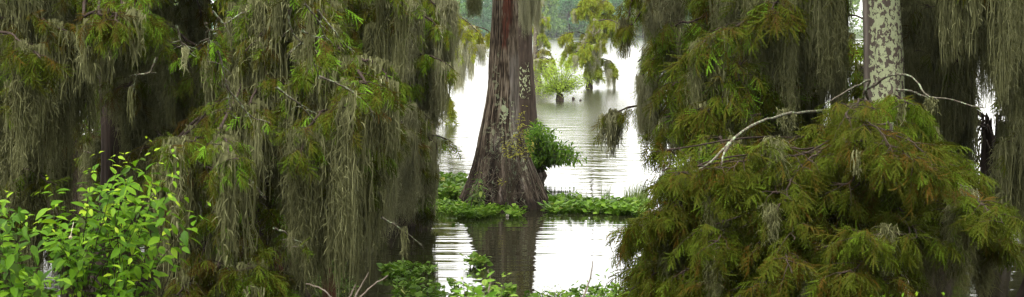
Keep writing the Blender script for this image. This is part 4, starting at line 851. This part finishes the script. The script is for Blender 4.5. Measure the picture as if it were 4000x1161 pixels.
poly = [(60, 760), (190, 640), (330, 590), (500, 615), (540, 560), (655, 550), (670, 640), (740, 700), (890, 765), (850, 825), (690, 830), (655, 900), (680, 955), (610, 1040), (560, 1120), (440, 1110), (350, 1000), (200, 950), (110, 860)]
b0 = P(360, 0, 18.9); b0[2] = .12
tips = [P(*a, U(17.6, 19.4)) for a in in_poly(poly, 78)]
R_ = shrub('buttonbush', 'large bright green leafy buttonbush with one round cream flower', 'bush', b0, tips, LEAF, .135, 'button', nl=14, droop=.3, stem_r=.007, arc=.12, ustart=.6, tipfresh=.38, nbase=.3, bark='bark_dark', spread=.3)
c = P(275, 928, 17.3); mb = MB()
th = np.arccos(1 - 2 * (np.arange(160) + .5) / 160); ph = np.arange(160) * 2.39996; dd = np.stack([np.cos(ph) * np.sin(th), np.sin(ph) * np.sin(th), np.cos(th)], -1)
tubes(mb, np.stack([c + dd * .004, c + dd * .013, c + dd * .017], 1), np.tile([.0022, .0022, .0008], (160, 1)), 4); tubes(mb, spline([c, c + [.003, .03, .05], c + [.01, .08, .13]], 6), np.full(6, .0025), 5)
mb.build('flower_head', M['cream'], R_, b0)
b0 = P(60, 0, 17.8); b0[2] = .2
tips = [P(*a, U(16.6, 18)) for a in in_poly([(-60, 740), (30, 760), (70, 830), (120, 950), (270, 1080), (290, 1110), (180, 1170), (-60, 1200)], 36)]
shrub('buttonbush', 'smaller bright leafy shrub at the lower corner below the flowering buttonbush', 'bush', b0, tips, LEAF, .15, 'button', nl=12, droop=.3, stem_r=.006, arc=.2, ustart=.55, tipfresh=.35, nbase=.25, spread=.3, bark='bark_dark')
b0 = P(3560, 0, 17.6); b0[2] = .3
tips = [P(*a, U(17, 17.8)) for a in in_poly([(3380, 1170), (3450, 1128), (3600, 1118), (3720, 1150), (3720, 1200), (3380, 1200)], 16)]
shrub('low_shrub', 'low bright green leafy shoots below the rust tipped cypress mound', 'bush', b0, tips, LEAF, .11, 'button', nl=10, stem_r=.005, ustart=.6, nbase=.25)
b0 = P(1880, 0, 14.2); b0[2] = .55
tips = [P(*a, U(13.9, 14.4)) for a in [(1882, 1045), (1895, 1050), (1880, 1090), (1985, 1085), (1960, 1100), (1950, 1130), (1805, 1068), (1815, 1100), (1930, 1140), (1850, 1120), (1790, 1130), (1890, 1150), (1985, 1140), (1840, 1150)]]
shrub('bank_sapling', 'bright yellow-green young plant rising before the trunk reflection', 'plant', b0, tips, LEAF, .075, 'bright', nl=7, stem_r=.005, ustart=.86, arc=.05, nbase=.12, droop=.1)
for cx_, lab, poly, sz in ((2330, 'dark leafy willow-like plants at the lower edge of the bright pool', [(2120, 1165), (2260, 1100), (2300, 1062), (2350, 1055), (2420, 1090), (2500, 1040), (2540, 1080), (2520, 1170), (2300, 1190)], .10),
                           (2180, 'small low weeds beside the bright pool at the lower edge', [(2080, 1180), (2100, 1130), (2180, 1120), (2240, 1140), (2250, 1180)], .06)):
    b0 = P(cx_, 0, 22.6); b0[2] = -.05; tips = [P(*a, U(22, 23.2)) for a in in_poly(poly, 60)]
    shrub('water_weed', lab, 'plant', b0, tips, LANCE, sz, 'bush_green', nl=12, stem_r=.004, ustart=.35, arc=.1, nbase=.35, droop=.2)
for k, (pts, lab) in enumerate([([(1385, 1230), (1400, 1140), (1440, 1065)], 'pale bare dead twig curving up, tallest of the twigs below the moss'), ([(1350, 1250), (1372, 1150), (1388, 1110)], 'short pale bare dead twig below the moss'), ([(1390, 1240), (1430, 1140), (1515, 1076)], 'pale bare dead twig slanting toward the hyacinths'), ([(1195, 1110), (1260, 1130), (1310, 1185), (1330, 1260)], 'grey bare dead twig arching down beside the red knee'), ([(1905, 1240), (1910, 1130), (1915, 1080), (1905, 1055)], 'grey curved dead twig standing in the bright young plant'), ([(2265, 1240), (2290, 1140), (2308, 1080), (2315, 1020)], 'thin pale dry stalk before the bright pool')]):
    p = np.array([P(x, y, 15.5 + .1 * k) for x, y in pts]); base = np.array([p[0 if k != 3 else -1][0], 15.5 + .1 * k, .45])
    p = np.vstack([base, p]) if k != 3 else np.vstack([p, base]); c = spline(p, 22); c[1:-1] += rng.normal(0, .003, (20, 3)); r_ = np.linspace(.011, .004, 22)
    mb = MB(); tubes(mb, c, r_ if k != 3 else r_[::-1], 7); o = mb.build('dead_twig', M['dead'], None, base, smooth=True); o.location = base; tag(o, lab, 'twig', 'bare dead twigs on the bank')

# ------------------------------------------------------------------ floating plants
def rosettes(mb, pts, size, nl=(5, 9), tpl=ROUND, rise=(.05, .16)):
    pts = np.asarray(pts); k = rng.integers(nl[0], nl[1], len(pts)); si = np.repeat(np.arange(len(pts)), k); n = len(si)
    a = U(0, 6.28, n); out = np.stack([np.cos(a), np.sin(a), 0 * a], -1); sc = size * U(.7, 1.3, len(pts))[si]
    z = U(*rise, n) * sc / .1; tip = pts[si] + out * (U(.2, 1.1, n) * sc * .9)[:, None] + np.array([0, 0, 1.]) * z[:, None]
    S3 = np.linspace(0, 1, 4)[None, :, None]; st = pts[si][:, None] * (1 - S3) + tip[:, None] * S3 + np.array([0, 0, 1.]) * (S3 * (1 - S3)) * z[:, None, None]
    tubes(mb, st, np.full((n, 4), .0045) * (size / .08), 3, r=.45)
    d = nrm(out + np.array([0, 0, 1.]) * U(-.2, .9, n)[:, None])
    inst_mix(mb, tpl, frames(d, nrm(np.array([0, 0, 1.]) + out * -.5 + rng.normal(0, .4, (n, 3)))) * (sc * U(.7, 1.25, n))[:, None, None], tip, np.clip(rng.normal(.5, .2, n), 0, 1))
def mat_of(poly, n, name, lab, size=.09, **kw):
    pts = np.array([P(x, y, Wd(y)) for x, y in in_poly(poly, n)]); pts[:, 2] = .005
    mb = MB(); rosettes(mb, pts, size, **kw); tag(mb.build(name, M['hyacinth']), lab, 'floating plants', kind='stuff')
mat_of([(2140, 790), (2240, 786), (2330, 800), (2420, 800), (2520, 800), (2520, 850), (2420, 845), (2330, 838), (2240, 838), (2145, 838)], 300, 'water_hyacinth', 'long green band of water hyacinth floating between the thick trunk and the cypress mound', .1)
mat_of([(1775, 815), (1830, 803), (1950, 812), (1962, 830), (1925, 850), (1860, 862), (1790, 850)], 190, 'water_hyacinth', 'low pale green hyacinth patch at the front of the thick trunk', .085)
mat_of([(1988, 820), (2035, 822), (2042, 845), (2010, 862), (1990, 850)], 22, 'water_hyacinth', 'tiny hyacinth cluster at the foot of the trunk buttress', .085)
mat_of([(1700, 730), (1815, 722), (1800, 790), (1740, 800), (1690, 790)], 170, 'water_hyacinth', 'taller broad leaved water plants left of the thick trunk', .12, rise=(.08, .24))
mat_of([(1640, 790), (1790, 795), (1790, 840), (1660, 850), (1600, 830)], 70, 'water_hyacinth', 'sparse floating leaves under the trailing moss near the trunk', .08)
mat_of([(1828, 1035), (1885, 1030), (1890, 1052), (1840, 1055)], 16, 'water_hyacinth', 'small floating hyacinth clump inside the trunk reflection', .085)
mat_of([(1225, 1050), (1330, 1030), (1370, 1090), (1380, 1161), (1240, 1161)], 45, 'water_hyacinth', 'bright hyacinth patch behind the red cypress knee', .085)
mat_of([(1480, 1075), (1560, 1050), (1700, 1060), (1700, 1090), (1560, 1100)], 40, 'water_hyacinth', 'pale floating hyacinth row under the end of the moss curtain', .085)
mat_of([(1540, 1130), (1640, 1115), (1780, 1130), (1990, 1150), (1990, 1200), (1540, 1200)], 55, 'water_hyacinth', 'green hyacinth fringe along the lower edge before the trunk reflection', .085)
mat_of([(2020, 1165), (2200, 1150), (2480, 1140), (2560, 1120), (2560, 1200), (2020, 1210)], 50, 'water_hyacinth', 'dark leaved floating plants under the willow-like weeds', .085)
def blades(poly, n, h, lab):
    p = np.array([P(x, y, Wd(y)) for x, y in in_poly(poly, n)]); p[:, 2] = 0; mb = MB(); s = np.linspace(0, 1, 5); a = U(0, 6.28, n); l = U(.05, .45, n)
    hh = h * U(.4, 1.2, n); c = p[:, None] + np.stack([np.cos(a)[:, None] * l[:, None] * hh[:, None] * s ** 2, np.sin(a)[:, None] * l[:, None] * hh[:, None] * s ** 2, hh[:, None] * s * np.ones((n, 1))], -1)
    w = .006 * (1 - s * .95)[None, :, None] * np.array([1., 0, 0]); v = np.stack([c - w, c + w], 2).reshape(-1, 3); i = np.arange(n)[:, None] * 10; k = np.arange(4)[None] * 2
    mb.add(v, q=np.stack([i + k, i + k + 1, i + k + 3, i + k + 2], -1).reshape(-1, 4), r=np.repeat(np.clip(rng.normal(.5, .2, n), 0, 1), 10)); tag(mb.build('grass', M['grass']), lab, 'grass', kind='stuff')
blades([(2150, 785), (2330, 795), (2520, 795), (2520, 805), (2150, 800)], 260, .20, 'fine grass blades along the back of the hyacinth band')
blades([(2350, 785), (2380, 785), (2385, 795), (2350, 795)], 40, .42, 'taller grass tuft on the hyacinth band')
blades([(2440, 780), (2530, 760), (2530, 840), (2450, 810)], 260, .42, 'bright grass tuft where the hyacinth band meets the cypress mound')
c = spline([P(2340, 800, 42.6), P(2400, 797, 42.7), P(2460, 794, 42.9), P(2505, 794, 42.9)], 30); c[:, 2] = .035 + .012 * np.sin(np.arange(30) * .7)
mb = MB(); tubes(mb, c, .055 + .01 * np.sin(np.arange(30) * 1.1), 12); tubes(mb, spline([c[20], c[20] + [.08, -.05, .08], c[20] + [.2, -.05, .1]], 6), np.linspace(.03, .015, 6), 7); o = mb.build('floating_log', M['log'], None, c[0], smooth=True); o.location = c[0]
tag(o, 'orange brown half sunken log behind the hyacinth band', 'log')
c = P(1982, 846, 39.9); c[2] = .02; mb = MB(); zz = np.linspace(-1, 1, 13); tubes(mb, np.stack([0 * zz, 0 * zz, zz * .034], -1) , .001 + .036 * np.sqrt(np.maximum(0, 1 - zz ** 2)) * (1 + .1 * zz), 16)
tubes(mb, np.array([[0, 0, .033], [.002, 0, .042], [.004, 0, .048]]), np.array([.008, .007, .001]), 8)
o = mb.build('round_float', M['pale_float'], smooth=True); o.location = c; tag(o, 'small round cream coloured float among hyacinth at the trunk foot', 'float')

# ------------------------------------------------------------------ camera, sky, sun
cam = bpy.data.cameras.new('camera'); co = bpy.data.objects.new('camera', cam); COL.objects.link(co); scene.camera = co
co.location = (0, 0, H); co.rotation_euler = (math.pi / 2, 0, 0)
cam.sensor_width = 36; cam.lens = 36 * F / 4000; cam.shift_y = (YH - 580.5) / 4000; cam.clip_start = .5; cam.clip_end = 6000
cam.dof.use_dof = True; cam.dof.focus_distance = 42; cam.dof.aperture_fstop = 4.5
w = bpy.data.worlds.new('World'); scene.world = w; w.use_nodes = True; nt = w.node_tree
bg = nt.nodes['Background']; sky = nt.nodes.new('ShaderNodeTexSky'); sky.sky_type = 'NISHITA'; sky.sun_disc = False
EL, AZ = math.radians(58), math.radians(212)
sky.sun_elevation = EL; sky.sun_rotation = AZ; sky.dust_density = 4; sky.air_density = 1.2
hs = nt.nodes.new('ShaderNodeHueSaturation'); hs.inputs['Saturation'].default_value = .12
nt.links.new(sky.outputs[0], hs.inputs['Color']); mx = nt.nodes.new('ShaderNodeMix'); mx.data_type = 'RGBA'; mx.inputs['Factor'].default_value = .55; mx.inputs['B'].default_value = (5.9, 5.75, 5.45, 1)   # an even cloud deck over the clear-sky model
nt.links.new(hs.outputs[0], mx.inputs['A']); nt.links.new(mx.outputs['Result'], bg.inputs['Color']); bg.inputs['Strength'].default_value = .15
sun = bpy.data.lights.new('sun', 'SUN'); sun.energy = 1.1; sun.angle = math.radians(22); sun.color = (1, .96, .9)
so = bpy.data.objects.new('sun', sun); COL.objects.link(so)
# sun direction: azimuth measured clockwise from +Y, as the sky texture does
dv = np.array([math.sin(AZ) * math.cos(EL), math.cos(AZ) * math.cos(EL), math.sin(EL)])
from mathutils import Vector
so.rotation_euler = Vector(dv).to_track_quat('Z', 'Y').to_euler(); so.location = (0, 0, 30)
scene.view_settings.view_transform = 'Standard'; scene.view_settings.look = 'None'; scene.view_settings.gamma = 1; scene.view_settings.exposure = 1.9
scene.cycles.use_denoising = True; scene.cycles.pixel_filter_type = 'BLACKMAN_HARRIS'; scene.cycles.filter_width = 1.3
scene.cycles.max_bounces = 8; scene.cycles.transparent_max_bounces = 8

# damp air over the lake
mb = MB(); x0, x1, y0, y1, z0, z1 = -2600, 2600, -60, 3600, -1.8, 32
mb.add([(x0, y0, z0), (x1, y0, z0), (x1, y1, z0), (x0, y1, z0), (x0, y0, z1), (x1, y0, z1), (x1, y1, z1), (x0, y1, z1)], q=[(0, 3, 2, 1), (4, 5, 6, 7), (0, 1, 5, 4), (1, 2, 6, 5), (2, 3, 7, 6), (3, 0, 4, 7)])
m, nt, out = new_mat('haze'); pv = N(nt, 'ShaderNodeVolumePrincipled'); pv.inputs['Density'].default_value = .00013; pv.inputs['Color'].default_value = (.90, 1, .93, 1); pv.inputs['Anisotropy'].default_value = .2
nt.links.new(pv.outputs[0], out.inputs['Volume']); tag(mb.build('haze', m), 'thin pale haze over the lake', 'haze', kind='stuff')
